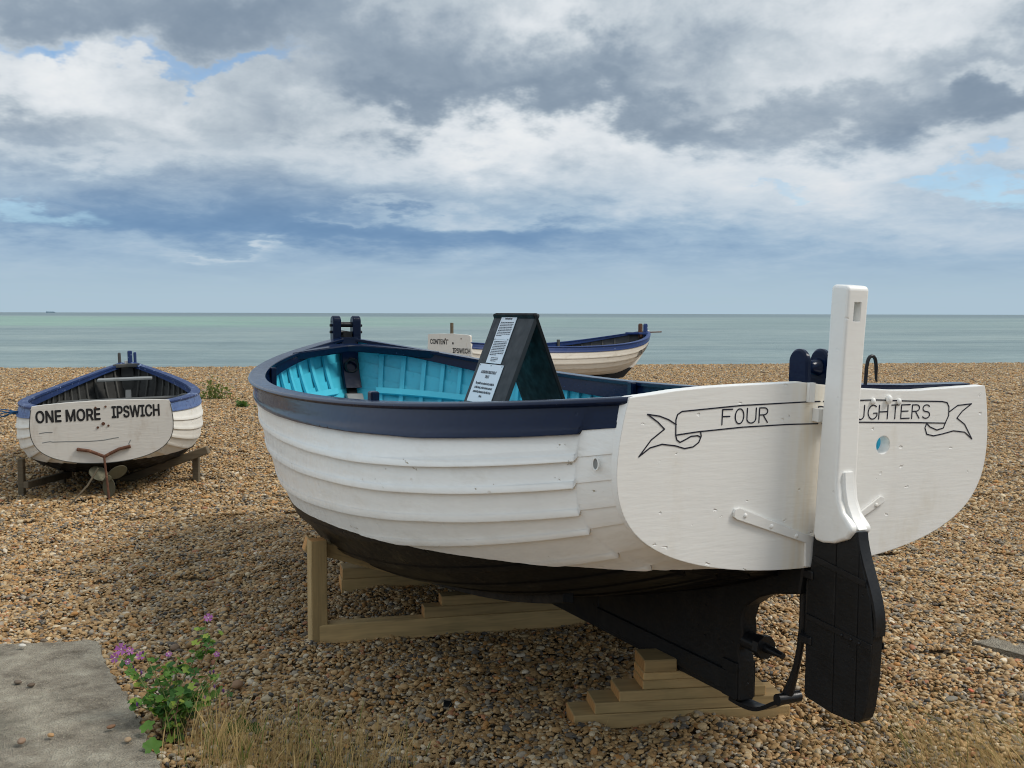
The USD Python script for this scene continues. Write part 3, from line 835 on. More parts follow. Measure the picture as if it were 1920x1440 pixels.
def build_main_boat():
    H = MAIN
    B = thing('clinker_boat', 'large white clinker boat with navy gunwale, turquoise inside and tall white rudder head', 'boat', MAIN_M)
    boat_shell(H, B, (M['navyhull'], M['hull']), np.linspace(0.04, 0.968, 40), rib_mat=M['turq'])
    # gunwale
    cap = [(-.082, -.004), (-.078, .0), (.008, .0), (.017, -.006), (.020, -.014), (.014, -.022), (.004, -.026), (-.004, -.026), (-.006, -.022), (-.082, -.022)]
    for side in (1, -1):
        obj('gunwale', rail(H, None, side, cap, 0.0, 1.0), M['navy'], B, smooth=40)
        u = np.linspace(0.0, 0.975, 60)
        sec = np.stack([H.at(u, .011, -.036, side), H.at(u, .011, -.068, side), H.at(u, .074, -.068, side), H.at(u, .074, -.036, side)], 1)
        inw = trimesh.Trimesh(sec.reshape(-1, 3), sweep(u[:, None] * [1, 0, 0], np.tile([0, 1, 0], (60, 1)), np.tile([0, 0, 1], (60, 1)), [(0, 0), (1, 0), (1, 1), (0, 1)]).faces, process=False)
        inw.fix_normals()
        obj('inwale', inw, M['navy'], B, smooth=30)
        # riser: a light stringer low along the ribs
        u = np.linspace(0.30, 0.972, 40)
        gz = np.array([np.interp(-(0.915 + 0.085 * max(0, (q - 0.5) / 0.47) ** 1.5), -H.at(q, H.G)[:, 2], H.G) for q in u])
        d = 0.022 / H.gat(u)
        sec = np.stack([H.at(u, gz - d, -.034, side), H.at(u, gz - d, -.058, side), H.at(u, gz + d, -.058, side), H.at(u, gz + d, -.034, side)], 1)
        st = trimesh.Trimesh(sec.reshape(-1, 3), sweep(u[:, None] * [1, 0, 0], np.tile([0, 1, 0], (40, 1)), np.tile([0, 0, 1], (40, 1)), [(0, 0), (1, 0), (1, 1), (0, 1)]).faces, process=False)
        st.fix_normals()
        obj('stringer', st, M['turq'], B, smooth=30)
    # transom
    A = AftFace(.0551, 1.3493)
    TOP = [(.748, 1.346), (.664, 1.354), (.584, 1.363), (.46, 1.371), (.334, 1.375), (.212, 1.377), (.086, 1.379), (.002, 1.369), (-.149, 1.354), (-.325, 1.343), (-.429, 1.342), (-.536, 1.346), (-.745, 1.352)]
    poly = transom_outline(H, TOP).difference(Point(-.276, 1.159).buffer(.031, quad_segs=12))
    tr = A.plate(poly, .042, -.042)
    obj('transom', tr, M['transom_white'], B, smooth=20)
    beam = Polygon([(.70, 1.335), (.4, 1.365), (.09, 1.372), (-.1, 1.365), (-.4, 1.356), (-.72, 1.356), (-.70, 1.24), (.70, 1.24)])
    obj('transom_beam', A.plate(beam, .05, -.093), M['navy'], B, smooth=20)
    # carved banner and name
    BA = [(.015, 1.316), (.062, 1.316), (.331, 1.312), (.557, 1.3), (.573, 1.291), (.578, 1.275), (.576, 1.227), (.571, 1.213), (.559, 1.205), (.539, 1.213), (.519, 1.222), (.494, 1.223), (.484, 1.218)]
    BB = [(.575, 1.228), (.495, 1.235), (.325, 1.243), (.147, 1.245), (.018, 1.243)]
    BC = [(.576, 1.26), (.604, 1.276), (.637, 1.288), (.681, 1.295), (.643, 1.27), (.618, 1.248), (.664, 1.217), (.705, 1.168), (.667, 1.193), (.624, 1.202), (.575, 1.195), (.541, 1.185), (.509, 1.189), (.489, 1.202), (.481, 1.221), (.484, 1.233)]
    BD = [(.0, 1.3155), (-.138, 1.315), (-.227, 1.315), (-.38, 1.307), (-.54, 1.301), (-.564, 1.296), (-.574, 1.281), (-.576, 1.25), (-.562, 1.224), (-.555, 1.207), (-.524, 1.201), (-.49, 1.213), (-.473, 1.226)]
    BE = [(.0, 1.2425), (-.145, 1.242), (-.441, 1.23), (-.564, 1.224)]
    BF = [(-.575, 1.262), (-.617, 1.285), (-.685, 1.289), (-.642, 1.264), (-.618, 1.24), (-.659, 1.216), (-.701, 1.162), (-.662, 1.188), (-.606, 1.195), (-.552, 1.186), (-.51, 1.181), (-.477, 1.188), (-.466, 1.211), (-.473, 1.227)]
    ban = strokes([BA, BB, BC, BD, BE, BF], .0042)
    obj('banner_outline', A.plate(ban, .0010, .0002), M['ink'], B, smooth=False)
    for ch, ya, yb, z0 in [('F', .405, .367, 1.254), ('O', .355, .322, 1.2545), ('U', .309, .274, 1.255), ('R', .261, .227, 1.255), ('D', .020, -.016, 1.252), ('A', -.034, -.072, 1.2515), ('U', -.150, -.180, 1.2505),
                           ('G', -.198, -.238, 1.250), ('H', -.247, -.286, 1.249), ('T', -.303, -.338, 1.248), ('E', -.348, -.388, 1.2475), ('R', -.399, -.434, 1.246), ('S', -.447, -.483, 1.2445)]:
        pl, w0 = line_letters(ch, .047, 0)
        obj('letter', A.plate(strokes([[(ya - a * (ya - yb) / w0, z0 + b) for a, b in p] for p in pl], .0040), .0010, .0002), M['ink'], B, smooth=False)
    for side, sp, rv in ((1, [(.345, .972), (.340, .982), (.323, .986), (.045, .878), (.009, .867), (.001, .763), (.038, .768), (.044, .849), (.333, .950), (.343, .958)], [(.300, .960), (.192, .917), (.086, .876)]),
                         (-1, [(-.0, .870), (-.05, .884), (-.165, .922), (-.275, .983), (-.291, .979), (-.296, .964), (-.203, .919), (-.166, .902), (-.05, .856), (-.04, .768), (0, .763)], [(-.256, .955), (-.120, .891)])):
        s = obj('transom_strap', A.plate(Polygon(sp).buffer(0), .009, .0005), M['white'], B, smooth=20)
        for y, z in rv:
            r = trimesh.creation.icosphere(2, .0075); r.apply_scale((.6, 1, 1)); r.apply_translation(A.p(y, z, .0095))
            obj('rivet', r, M['white'], s, smooth=True)
    for y, z, r in [(-.214, 1.311, .009), (-.283, 1.316, .012), (-.331, 1.307, .009)]:
        k = trimesh.creation.icosphere(2, r); k.apply_scale((.8, 1, 1.25)); k.apply_translation(A.p(y, z, r * .5))
        obj('transom_knob', k, M['white'], B, smooth=True)
    obj('transom_batten', A.plate(sbox(.051, 1.316, .074, 1.379), .014, .0005), M['white'], B, smooth=20)
    obj('gudgeon_block', A.plate(sbox(-.04, 1.253, .044, 1.295), .030, .0005), M['white'], B, smooth=20)
    # stern fairlead: two round-topped cheeks and a roller
    def cheek(x0, x1, z0, z1, y, th):
        r = (x1 - x0) / 2
        pg = sbox(x0, z0, x1, z1 - r).union(Point((x0 + x1) / 2, z1 - r).buffer(r, quad_segs=10))
        m = chamfered(pg, th, .006)
        m.apply_transform(frame((0, y + th / 2, 0), (1, 0, 0), (0, 0, 1), (0, -1, 0)))
        return m
    for y in (.045, -.045):
        obj('stern_fairlead_cheek', cheek(.022, .112, 1.30, 1.486, y, .024), M['navy'], B, smooth=30)
    obj('stern_roller', tube([(.07, .032, 1.425), (.07, .015, 1.425), (.07, 0, 1.425), (.07, -.015, 1.425), (.07, -.032, 1.425)], [.030, .024, .021, .024, .030], 20), M['navy'], B)
    hk = smoothline([(.055, y - .026, z) for y, z in [(-.200, 1.345), (-.208, 1.40), (-.213, 1.440), (-.224, 1.458), (-.240, 1.458), (-.250, 1.440), (-.253, 1.405), (-.257, 1.372)]], 26)
    obj('tiller_hook', tube(hk, np.r_[np.full(20, .0062), np.linspace(.0062, .004, 6)], 10), M['black_iron'], B)
    # keel, deadwood, stem
    def center(poly, th, mat, name, parent=B, c=.006, lab=None):
        m = chamfered(poly, th, c)
        m.apply_transform(frame((0, th / 2, 0), (1, 0, 0), (0, 0, 1), (0, -1, 0)))
        return obj(name, m, mat, parent, smooth=30, label=lab)
    zc = CubicSpline([0, .2, .45, .7, .88, 1.], [.772, .4767, .3052, .2550, .3139, .4544])
    hullbot = [(0.03 + .98 * u * (5.2132 - .704), float(zc(u)) + .03) for u in np.linspace(0.02, .96, 24)]
    ap = [(.354, .205), (.357, .339), (.368, .388), (.345, .455), (.352, .502), (.330, .560), (.262, .606), (.185, .637), (.060, .668)]
    dead = Polygon([(.03, .80), (.055, .667)] + ap[::-1][1:] + [(.36, .20), (1.35, .20), (1.35, .50)] + [q for q in hullbot[::-1] if q[0] < 1.35] ).buffer(0)
    center(dead, .070, M['black'], 'deadwood')
    for y_ in (1, -1):
        obj('keel_batten', cbox(.93, .012, .075, .004, (.885, y_ * .0395, .262)), M['black'], B)
        obj('heel_cheek', cbox(.085, .010, .135, .004, (.405, y_ * .0385, .272)), M['black'], B)
    zk = lambda x: .20 + .10 * max(0, (x - 3.6) / .9) ** 2
    kx = np.linspace(1.352, 4.45, 20)
    keel = Polygon([(x, zk(x)) for x in kx] + [(x, max(zk(x) + .06, float(np.interp(x, [q[0] for q in hullbot], [q[1] for q in hullbot])))) for x in kx[::-1]]).buffer(0)
    center(keel, .066, M['black'], 'keel')
    tt = np.linspace(0, 1, 24)
    sx, sz = 5.2132 - .704 * tt ** 1.9578, 1.4165 + (.4544 - 1.4165) * tt
    lowx, lowz = np.linspace(4.50, 4.30, 5), np.linspace(.40, .27, 5)
    stem_in = [(x - .06, z) for x, z in zip(sx, sz)] + [(4.36, .36)]
    stem_out = [(x + .055, z) for x, z in zip(sx, sz)] + [(4.52, .36), (4.44, .28), (4.36, .25)]
    stem = Polygon([(5.15, 1.46), (5.268, 1.46)] + stem_out + stem_in[::-1]).buffer(0)
    center(stem, .072, M['black'], 'stem')
    apron = Polygon([(x - .055, z) for x, z in zip(sx, sz) if z > 1.0] + [(x - .105, z) for x, z in zip(sx[::-1], sz[::-1]) if z > 1.0]).buffer(0)
    center(apron, .13, M['navy'], 'apron')
    apron2 = Polygon([(x - .055, z) for x, z in zip(sx, sz) if .6 < z < 1.01] + [(x - .10, z) for x, z in zip(sx[::-1], sz[::-1]) if .6 < z < 1.01]).buffer(0)
    center(apron2, .128, M['grey'], 'lower_apron')
    ring = trimesh.creation.torus(.048, .009, major_sections=28, minor_sections=10)
    ring.apply_transform(rotm([0, 1, 0], 82)); ring.apply_translation((5.047, 0, 1.205))
    r = obj('ring_bolt', ring, M['black_iron'], B)
    obj('eye', cyl((5.11, 0, 1.25), (5.04, 0, 1.25), .014, 12), M['black_iron'], r)
    # breasthook: a knee lying across the bow under the gunwale
    us = np.linspace(.90, .975, 8)
    pP = H.at(us, .012, -.06, 1)
    bh = Polygon([(p[0], p[1]) for p in pP] + [(p[0], -p[1]) for p in pP[::-1]] + [(4.90, -.16), (4.965, -.05), (4.97, .05), (4.90, .16)]).buffer(0)
    m = chamfered(bh, .055, .008); m.apply_translation((0, 0, 1.325)); m.apply_transform(trimesh.transformations.rotation_matrix(-.14, (0, 1, 0), (5.1, 0, 1.35)))
    obj('breasthook', m, M['navy'], B, smooth=30)
    # bow fairlead
    for y in (.078, -.078):
        r_ = .040
        pg = sbox(5.16, 1.30, 5.245, 1.578 - .042).union(Point(5.2025, 1.578 - .0425).buffer(.0425, quad_segs=10))
        m = chamfered(pg, .062, .006); m.apply_transform(frame((0, y + .031, 0), (1, 0, 0), (0, 0, 1), (0, -1, 0)))
        ck = obj('bow_fairlead_cheek', m, M['navy'], B, smooth=30)
        for z in (1.505, 1.455):
            obj('bolt_head', cyl((5.195, y + math.copysign(.030, y), z), (5.195, y + math.copysign(.048, y), z), .011, 8), M['black_iron'], ck, smooth=False)
    obj('bow_roller', cyl((5.2, .05, 1.512), (5.2, -.05, 1.512), .020, 18), M['black_iron'], B)
    obj('bow_roller', cyl((5.2, .05, 1.452), (5.2, -.05, 1.440), .018, 18), M['black_iron'], B)
    # thole posts inside the gunwale
    for x, side, hh in ((1.60, 1, .055), (2.78, -1, -.012), (4.18, 1, -.02)):
        u = H.u_of_x(x)
        p = H.at(u, 0, -.10, side)
        obj('thole_post', cbox(.052, .038, .20, .006, (p[0], p[1], p[2] - .10 + hh)), M['navy'], B)
    # thwarts and floor
    for x in (1.15, 2.28, 3.55):
        w = float(np.abs(H.at(H.u_of_x(x), .28)[1])) - .045
        obj('thwart', cbox(.24, 2 * w, .035, .005, (x, 0, .715 if x == 2.28 else .84)), M['turq'], B)
    for k, y in enumerate(np.linspace(-.36, .36, 5)):
        obj('floor_board', cbox(2.0, .165, .022, .004, (2.85, y, .475)), M['grey'], B)
    # bilge runners
    for side in (1, -1):
        u = np.linspace(.17, .56, 30)
        g = np.full(30, .70) + .035 * np.sin(np.linspace(0, math.pi, 30))
        d = .022 / H.gat(u)
        sec = np.stack([H.at(u, g - d, .0, side), H.at(u, g - d, .045, side), H.at(u, g + d, .045, side), H.at(u, g + d, .0, side)], 1)
        st = trimesh.Trimesh(sec.reshape(-1, 3), sweep(u[:, None] * [1, 0, 0], np.tile([0, 1, 0], (30, 1)), np.tile([0, 0, 1], (30, 1)), [(0, 0), (1, 0), (1, 1), (0, 1)]).faces, process=False)
        st.fix_normals()
        obj('bilge_runner', st, M['black'], B, smooth=30)
    # oval drain on the quarter
    q = H.at(.0125, .172, .012, 1)
    n_ = H.at(.0125, .172, .02, 1) - H.at(.0125, .172, .01, 1); n_ /= np.linalg.norm(n_)
    ez = np.array([0, 0, 1.0]); ex = np.cross(ez, n_); ex /= np.linalg.norm(ex); ey = np.cross(n_, ex)
    rim = affinity.scale(Point(0, 0).buffer(1, quad_segs=10), .013, .021).difference(affinity.scale(Point(0, 0).buffer(1, quad_segs=10), .0085, .0165))
    dr = obj('drain_rim', plate(rim, .004, q, ex, ey, n_), M['white'], B)
    obj('drain_bore', plate(affinity.scale(Point(0, 0).buffer(1, quad_segs=10), .0088, .0168), .002, q - n_ * .001, ex, ey, n_), M['grey'], dr)
    # propeller shaft, hanger iron and shoe
    sh = obj('propeller_shaft', cyl((.40, 0, .425), (.275, 0, .424), .034, 18), M['black_iron'], B)
    obj('shaft_nut', cyl((.285, 0, .424), (.255, 0, .424), .043, 8), M['black_iron'], sh, smooth=False)
    obj('shaft_tip', cyl((.26, 0, .424), (.165, 0, .420), .018, 12, .010), M['black_iron'], sh)
    obj('rudder_hanger', tube(smoothline([(.075, 0, .70), (.072, 0, .60), (.082, 0, .47), (.115, 0, .35), (.140, 0, .29)], 14), [.012] * 10 + [.013, .015, .018, .02], 10), M['black_iron'], B)
    obj('heel_bearing', cyl((.135, .048, .283), (.135, -.048, .283), .020, 14), M['black_iron'], B)
    shp = smoothline([(.42, 0, .192), (.34, 0, .190), (.26, 0, .205), (.19, 0, .245), (.14, 0, .272)], 14)
    t = np.gradient(shp, axis=0); t /= np.linalg.norm(t, axis=1)[:, None]
    obj('heel_shoe', sweep(shp, np.tile([0, 1.0, 0], (14, 1)), np.cross(t, [0, 1.0, 0]), [(-.032, -.007), (.032, -.007), (.032, .007), (-.032, .007)]), M['black_iron'], B, smooth=30)
    # rudder
    stock = Polygon([(-.066, 1.695), (-.142, 1.688), (-.144, 1.673), (-.131, 1.499), (-.120, 1.28), (-.1185, 1.162), (-.116, 1.111), (-.115, 1.068), (-.123, 1.013), (-.141, .974), (-.178, .940), (-.188, .925), (-.160, .893),
                     (-.104, .870), (-.056, .863), (-.020, .866), (-.012, .887), (-.024, 1.099), (-.038, 1.273), (-.056, 1.497)]).buffer(-.016).buffer(.016, quad_segs=6)
    stock = stock.simplify(1e-4)
    m = chamfered(stock, .088, .011, 4)
    m.apply_transform(frame((0, .044, 0), (1, 0, 0), (0, 0, 1), (0, -1, 0)))
    import manifold3d as mf
    body = mf.Manifold(mf.Mesh(vert_properties=np.asarray(m.vertices, np.float32), tri_verts=np.asarray(m.faces, np.uint32)))
    hole = mf.Manifold.cube((.3, .029, .060), True).translate((-.1, .002, 1.607))
    body = body - hole
    RD = obj('rudder', body, M['white'], B, smooth=40)
    blade = Polygon([(.003, .95), (.012, .80), (.029, .698), (.032, .518), (.031, .336), (.02, .326), (-.1, .312), (-.185, .316), (-.215, .322), (-.235, .342), (-.246, .375), (-.259, .474), (-.266, .61), (-.252, .722), (-.223, .796), (-.180, .926), (-.13, .93), (-.03, .94)]).buffer(-.004).buffer(.004)
    for x0_, x1_ in ((-.40, -.2015), (-.1985, -.1015), (-.0985, .10)):
        center(blade.intersection(sbox(x0_, .2, x1_, 1.0)).buffer(0), .046, M['black'], 'blade_board', RD, .003)
    center(blade.buffer(-.012), .038, M['black'], 'blade_core', RD, .003)
    tang = Polygon([(-.10, 1.10), (-.124, 1.10), (-.128, 1.05), (-.140, 1.0), (-.165, .955), (-.192, .9265), (-.16, .9265), (-.10, .98)]).buffer(0)
    center(tang, .040, M['white'], 'rudder_tang', RD, .003)
    edge = [(-.186, .920), (-.228, .792), (-.257, .72), (-.271, .61)]
    pth = smoothline([(a, 0, b) for a, b in edge], 14)
    t = np.gradient(pth, axis=0); t /= np.linalg.norm(t, axis=1)[:, None]
    obj('trailing_strip', sweep(pth, np.tile([0, 1.0, 0], (14, 1)), np.cross(t, [0, 1.0, 0]), [(-.020, -.004), (.020, -.004), (.020, .006), (-.020, .006)]), M['black_iron'], RD, smooth=30)
    for (x0, z0, x1, z1) in ((-.005, .800, -.234, .766), (.028, .600, -.266, .574)):
        for y in (.0235, -.0235):
            a, b_ = np.array([x0, y, z0]), np.array([x1, y, z1])
            obj('rudder_band', sweep([a, b_], [[0, math.copysign(1, y), 0]] * 2, [[0, 0, 1]] * 2, [(0, -.011), (.0035, -.009), (.0035, .009), (0, .011)]), M['black_iron'], RD, smooth=False)
    for y in (.0245,):
        for x, z in ((-.14, .582), (-.18, .579), (-.215, .576)):
            k = trimesh.creation.icosphere(1, .006); k.apply_translation((x, y + .003, z)); obj('band_bolt', k, M['black_iron'], RD, smooth=True)
    obj('pintle_rod', cyl((.050, 0, .86), (.045, 0, .50), .011, 10), M['black_iron'], RD)
    for z in (.74, .52):
        obj('pintle_strap', cbox(.06, .060, .030, .004, (.030, 0, z)), M['black_iron'], RD)
    # white bracket where the strap turns down beside the rudder
    obj('gudgeon', cbox(.024, .040, .11, .004, (-.004, .0, .815)), M['white'], B)
    return B


build_main_boat()

# ---------------------------------------------------------------- the two other boats
M['grey_white'] = paint('weathered_white', lin(214, 209, 200), 0.6, var=0.06, dirt=lin(150, 122, 88), dirt_amt=0.45, dirt_scale=6, bump=0.0016, bscale=(8, 8, 60), bevel=0.004, chips=lin(150, 146, 140), chip_amt=-0.05, chip_scale=14)
M['faded_blue'] = paint('faded_blue', lin(22, 48, 96), 0.55, var=0.25, bump=0.0012, chips=lin(150, 165, 198), chip_amt=0.04, chip_scale=22, bevel=0.003)
M['bright_blue'] = paint('bright_blue', lin(16, 48, 104), 0.45, var=0.15, bump=0.0008, chips=lin(160, 168, 190), chip_amt=-0.02, chip_scale=18, bevel=0.003)
M['hull2'] = hull_paint('old_planks', lin(226, 222, 212), lin(34, 33, 32), lin(52, 52, 50), (0.325, -0.02), rough=0.55, dirt_amt=0.4, chips=lin(170, 164, 152), chip_amt=-0.02)
M['hull2top'] = hull_paint('old_sheer_strake', lin(74, 96, 140), lin(74, 96, 140), lin(70, 72, 70), (-9, 0), rough=0.5, dirt_amt=0.2, chips=lin(44, 56, 100), chip_amt=0.07)
M['hull3'] = hull_paint('cream_planks', lin(226, 218, 204), lin(46, 40, 36), lin(60, 60, 62), (0.40, -0.012), rough=0.5, dirt_amt=0.45, chips=lin(168, 140, 108), chip_amt=-0.04)
M['hull3top'] = hull_paint('blue_sheer_strake', lin(16, 48, 104), lin(16, 48, 104), lin(24, 54, 106), (-9, 0), rough=0.42, dirt_amt=0.1, chips=lin(190, 192, 200), chip_amt=-0.05)
M['rib_grey'] = paint('rib_grey', lin(74, 73, 69), 0.7, var=0.2, bump=0.001)
M['letters'] = plain('transom_letters', lin(26, 26, 28), 0.5)
M['blue_rope'] = plain('blue_rope', lin(30, 84, 128), 0.8)


def fit_text(text, width, height, depth=0.0014):
    m = meshkit.text_mesh(text, height, depth, bold=True)
    x0, x1 = m.bounds[0][0], m.bounds[1][0]
    m.apply_translation((-x0, 0, 0)); m.apply_scale((width / (x1 - x0), 1, 1))
    return m


def letters_on(A, B, text, y0, z0, width, height, tilt=0.0, mat=None):
    """Each letter a part of the boat, on the outer face of its transom."""
    whole = fit_text(text, width, height)
    again = whole.copy(); again.apply_translation((height * .035, height * .02, .0004))          # signwriter's heavy stroke
    for g in [cat_([whole, again])]:
        v = np.array(g.vertices)
        y, z = y0 - v[:, 0], z0 + v[:, 1] + v[:, 0] * tilt
        w = np.stack([A.rake * (A.z0 - z), y, z], 1) + A.out * (v[:, 2:] + .0008)
        m = trimesh.Trimesh(w, g.faces, process=False)
        obj('lettering', m, mat or M['letters'], B, smooth=False)


def place(x, y, th, heel=0.0):
    m = frame((x, y, 0), (-math.sin(th), math.cos(th), 0), (-math.cos(th), -math.sin(th), 0), (0, 0, 1))
    h = np.eye(4); h[1, 1] = h[2, 2] = math.cos(heel); h[1, 2], h[2, 1] = -math.sin(heel), math.sin(heel)
    return m @ h


def simple_boat(name, label, matrix, H, hull_mats, rim, A, top, transom_mat, keel_z, rib_mat, n_ribs, black):
    B = thing(name, label, 'boat', matrix)
    boat_shell(H, B, hull_mats, np.linspace(0.06, 0.955, n_ribs), rib_mat=rib_mat, stations=36, gain=0.012)
    cap = [(-.07, .0), (.008, .0), (.018, -.008), (.016, -.022), (-.07, -.022)]
    for side in (1, -1):
        obj('gunwale', rail(H, None, side, cap, 0.0, 0.985, 44), rim, B, smooth=40)
        u = np.linspace(0.0, 0.975, 44)
        sec = np.stack([H.at(u, .004, -.034, side), H.at(u, .004, -.06, side), H.at(u, .07, -.06, side), H.at(u, .07, -.034, side)], 1)
        inw = trimesh.Trimesh(sec.reshape(-1, 3), sweep(u[:, None] * [1, 0, 0], np.tile([0, 1, 0], (44, 1)), np.tile([0, 0, 1], (44, 1)), [(0, 0), (1, 0), (1, 1), (0, 1)]).faces, process=False)
        inw.fix_normals()
        obj('inwale', inw, rim, B, smooth=30)
    obj('transom', A.plate(transom_outline(H, top), .04, -.04), transom_mat, B, smooth=20)
    bot = H.at(np.linspace(0.04, 1, 30), 1.0)
    ring_ = [(p[0], p[2] + .02) for p in bot]
    keel = Polygon(ring_ + [(bot[-1][0] + .04, bot[-1][2]), (bot[-1][0] - .25, keel_z + .03), (bot[-1][0] - .7, keel_z), (.35, keel_z), (.25, float(bot[0][2]) - .10)]).buffer(0)
    m = chamfered(keel, .06, .005); m.apply_transform(frame((0, .03, 0), (1, 0, 0), (0, 0, 1), (0, -1, 0)))
    obj('keel', m, black, B, smooth=30)
    stem_p = H.at(1.0, np.linspace(0, 1, 24))
    stem = Polygon([(p[0] - .05, p[2]) for p in stem_p] + [(p[0] + .05, p[2]) for p in stem_p[::-1]]).buffer(.004)
    m = chamfered(stem, .07, .006); m.apply_transform(frame((0, .035, 0), (1, 0, 0), (0, 0, 1), (0, -1, 0)))
    obj('stem', m, transom_mat, B, smooth=30)
    return B


def scaled_hull(L, bs, z, zc, rake, n, x0=0.012, t=0.014, full=None):
    b = np.array([.7365, .9829, 1.1095, 1.1309, .9936, .599, .04])
    k = np.interp(np.arange(7), [0, 3, 6], [bs[0] / .7365, bs[1] / 1.1309, 1.0])
    return Hull(L=L, sk=[0, .15, .35, .55, .75, .9, 1.0], b=b * k if full is None else full, zk=[0, .25, .5, .75, 1.0], z=z, zc=zc, p=[1.6034, 1.4131, 1.1131, .1178],
                q=[-.7136, -.9830, -1.05, -.0965], c=[.0511, .0403, .0, .0323], rake=rake, ar=.5, am=1.9, t=t, x0=x0, NU=60,
                laps=[[.1150, .0900, .0900, .10], [.2, .175, .18, .2114], [.28, .255, .27, .3225], [.36, .34, .365, .4192], [.44, .43, .46, .52]], n_strakes=n)


def build_old_boat():
    H = scaled_hull(4.7, (.60, .90), [.828, .80, .79, .835, .985], [.325, .13, .06, .04, .07, .16], .03, 10, full=[.54, .73, .81, .76, .58, .31, .04])
    A = AftFace(.03, .845)
    top = [(.548, .828), (.45, .838), (.25, .848), (0, .853), (-.25, .848), (-.45, .838), (-.548, .828)]
    MT = place(-3.46, 9.03, .300, -.030)
    B = simple_boat('weathered_boat', 'weathered white clinker boat with flaking blue rim, grey inside and rusty propeller bracket', MT, H,
                    (M['hull2top'], M['hull2']), M['faded_blue'], A, top, M['grey_white'], .0, M['rib_grey'], 22, M['black'])
    letters_on(A, B, 'ONE MORE', .522, .690, .505, .096, .0)
    letters_on(A, B, 'IPSWICH', -.076, .700, .386, .096, .0)
    # black seam round the transom's edge
    o = transom_outline(H, top)
    seam = o.difference(o.buffer(-.006))
    seam = seam.intersection(sbox(-1, 0, 1, .80))
    obj('seam', A.plate(seam, .001, .0004), M['rib_grey'], B, smooth=False)
    # cracks and rusty bolt holes
    for pts in ([(.48, .520), (.42, .528), (.40, .522), (.30, .520), (.12, .510), (.0, .513), (-.06, .522), (-.12, .530)], [(-.21, .44), (-.20, .47), (-.215, .50)], [(.50, .60), (.45, .607), (.40, .604)]):
        obj('crack', A.plate(LineString(pts).buffer(.0035), .0006, .0004), M['grey'], B, smooth=False)
    for y, z, r in ((-.005, .655, .014), (-.045, .636, .009), (.04, .625, .010), (-.03, .80, .009), (.05, .795, .009)):
        obj('bolt', A.plate(Point(y, z).buffer(r, quad_segs=5), .006, .0), M['rust'], B, smooth=False)
    br = obj('rudder_bracket', tube([A.p(.0, .385, .03), A.p(.0, .345, .035), A.p(-.01, .20, .04), A.p(-.02, .02, .05)], .010, 8), M['rust'], B)
    for sgn in (1, -1):
        obj('bracket_arm', tube([A.p(.0, .375, .025), A.p(sgn * .05, .40, .022), A.p(sgn * .12, .432, .018), A.p(sgn * .215, .45, .012)], .014, 8), M['rust'], br)
    # three-bladed propeller
    hub = np.array([.045, -.02, .185])
    pr = obj('propeller', cyl(hub + [-.05, 0, 0], hub + [.03, 0, 0], .025, 16), M['bronze'], B)
    for a in (270, 28, 152):
        d = np.array([0, math.cos(math.radians(a)), math.sin(math.radians(a))]); s_ = np.cross([1.0, 0, 0], d)
        el = affinity.scale(Point(0, 0).buffer(1, quad_segs=10), .085, .062)
        bl = chamfered(el, .012, .003)
        v = np.array(bl.vertices)
        tw = math.radians(32)
        w = hub + d * (v[:, :1] + .085) + s_ * (v[:, 1:2] * math.cos(tw)) + np.array([1.0, 0, 0]) * (v[:, 1:2] * math.sin(tw) + v[:, 2:3] - .006)
        obj('propeller_blade', trimesh.Trimesh(w, bl.faces, process=False), M['bronze'], pr, smooth=30)
    obj('propeller_shaft', cyl(hub + [.03, 0, 0], hub + [.42, 0, .02], .018, 12), M['rust'], B)
    # inside
    w = float(np.abs(H.at(.62, .22)[1])) - .04
    obj('thwart', cbox(.22, 2 * w, .035, .006, (3.0, 0, .62)), M['rib_grey'], B)
    obj('bow_seat', cbox(.26, .62, .03, .006, (3.95, 0, .80)), M['grey'], B)
    obj('apron', cbox(.06, .15, .55, .006, (4.58, 0, .68), rotm([0, 1, 0], 6)), M['rib_grey'], B)
    us = np.linspace(.945, .975, 6); pP = H.at(us, .012, -.05, 1)
    bh = Polygon([(p[0], p[1]) for p in pP] + [(p[0], -p[1]) for p in pP[::-1]] + [(4.44, -.10), (4.48, 0), (4.44, .10)]).buffer(0)
    m = chamfered(bh, .045, .006); m.apply_translation((0, 0, .915))
    obj('breasthook', m, M['rib_grey'], B, smooth=30)
    for y, h, wd in ((.09, .11, .035), (-.035, .13, .055), (-.095, .11, .035)):
        obj('bow_post', cbox(.07, wd, .20, .008, (4.66, y, .985 + h - .10)), M['faded_blue'] if y < 0 else M['rib_grey'], B)
    for x in (1.0, 2.1, 3.2):
        hp = smoothline([(x, .5, .35), (x, .52, .50), (x, .50, .62), (x, .42, .70)], 10)
        if x == 2.1:
            obj('hose', tube(smoothline([(1.0, -.62, .55), (1.4, -.74, .66), (2.0, -.66, .72), (2.4, -.5, .60), (2.0, -.3, .5)], 24), .016, 8), M['rib_grey'], B)
    obj('fuel_can', cbox(.22, .16, .26, .03, (2.35, .34, .56)), M['rib_grey'], B)
    # frayed blue rope poking out over the port quarter
    R = np.random.default_rng(3)
    R0 = np.array([-4.36, 9.46, .70])
    ms = [tube(smoothline([R0, R0 + (-.08, -.02, .015) + R.normal(0, .01, 3), R0 + (-.17, -.03, .0) + R.normal(0, .03, 3), R0 + (-.24, -.05, -.02) + R.normal(0, .04, 3)], 8), np.linspace(.007, .003, 8), 5) for _ in range(5)]
    obj('rope_end', cat_(ms), M['blue_rope'], smooth=True, label='frayed bright blue rope end poking out over the weathered boat', cat='rope')
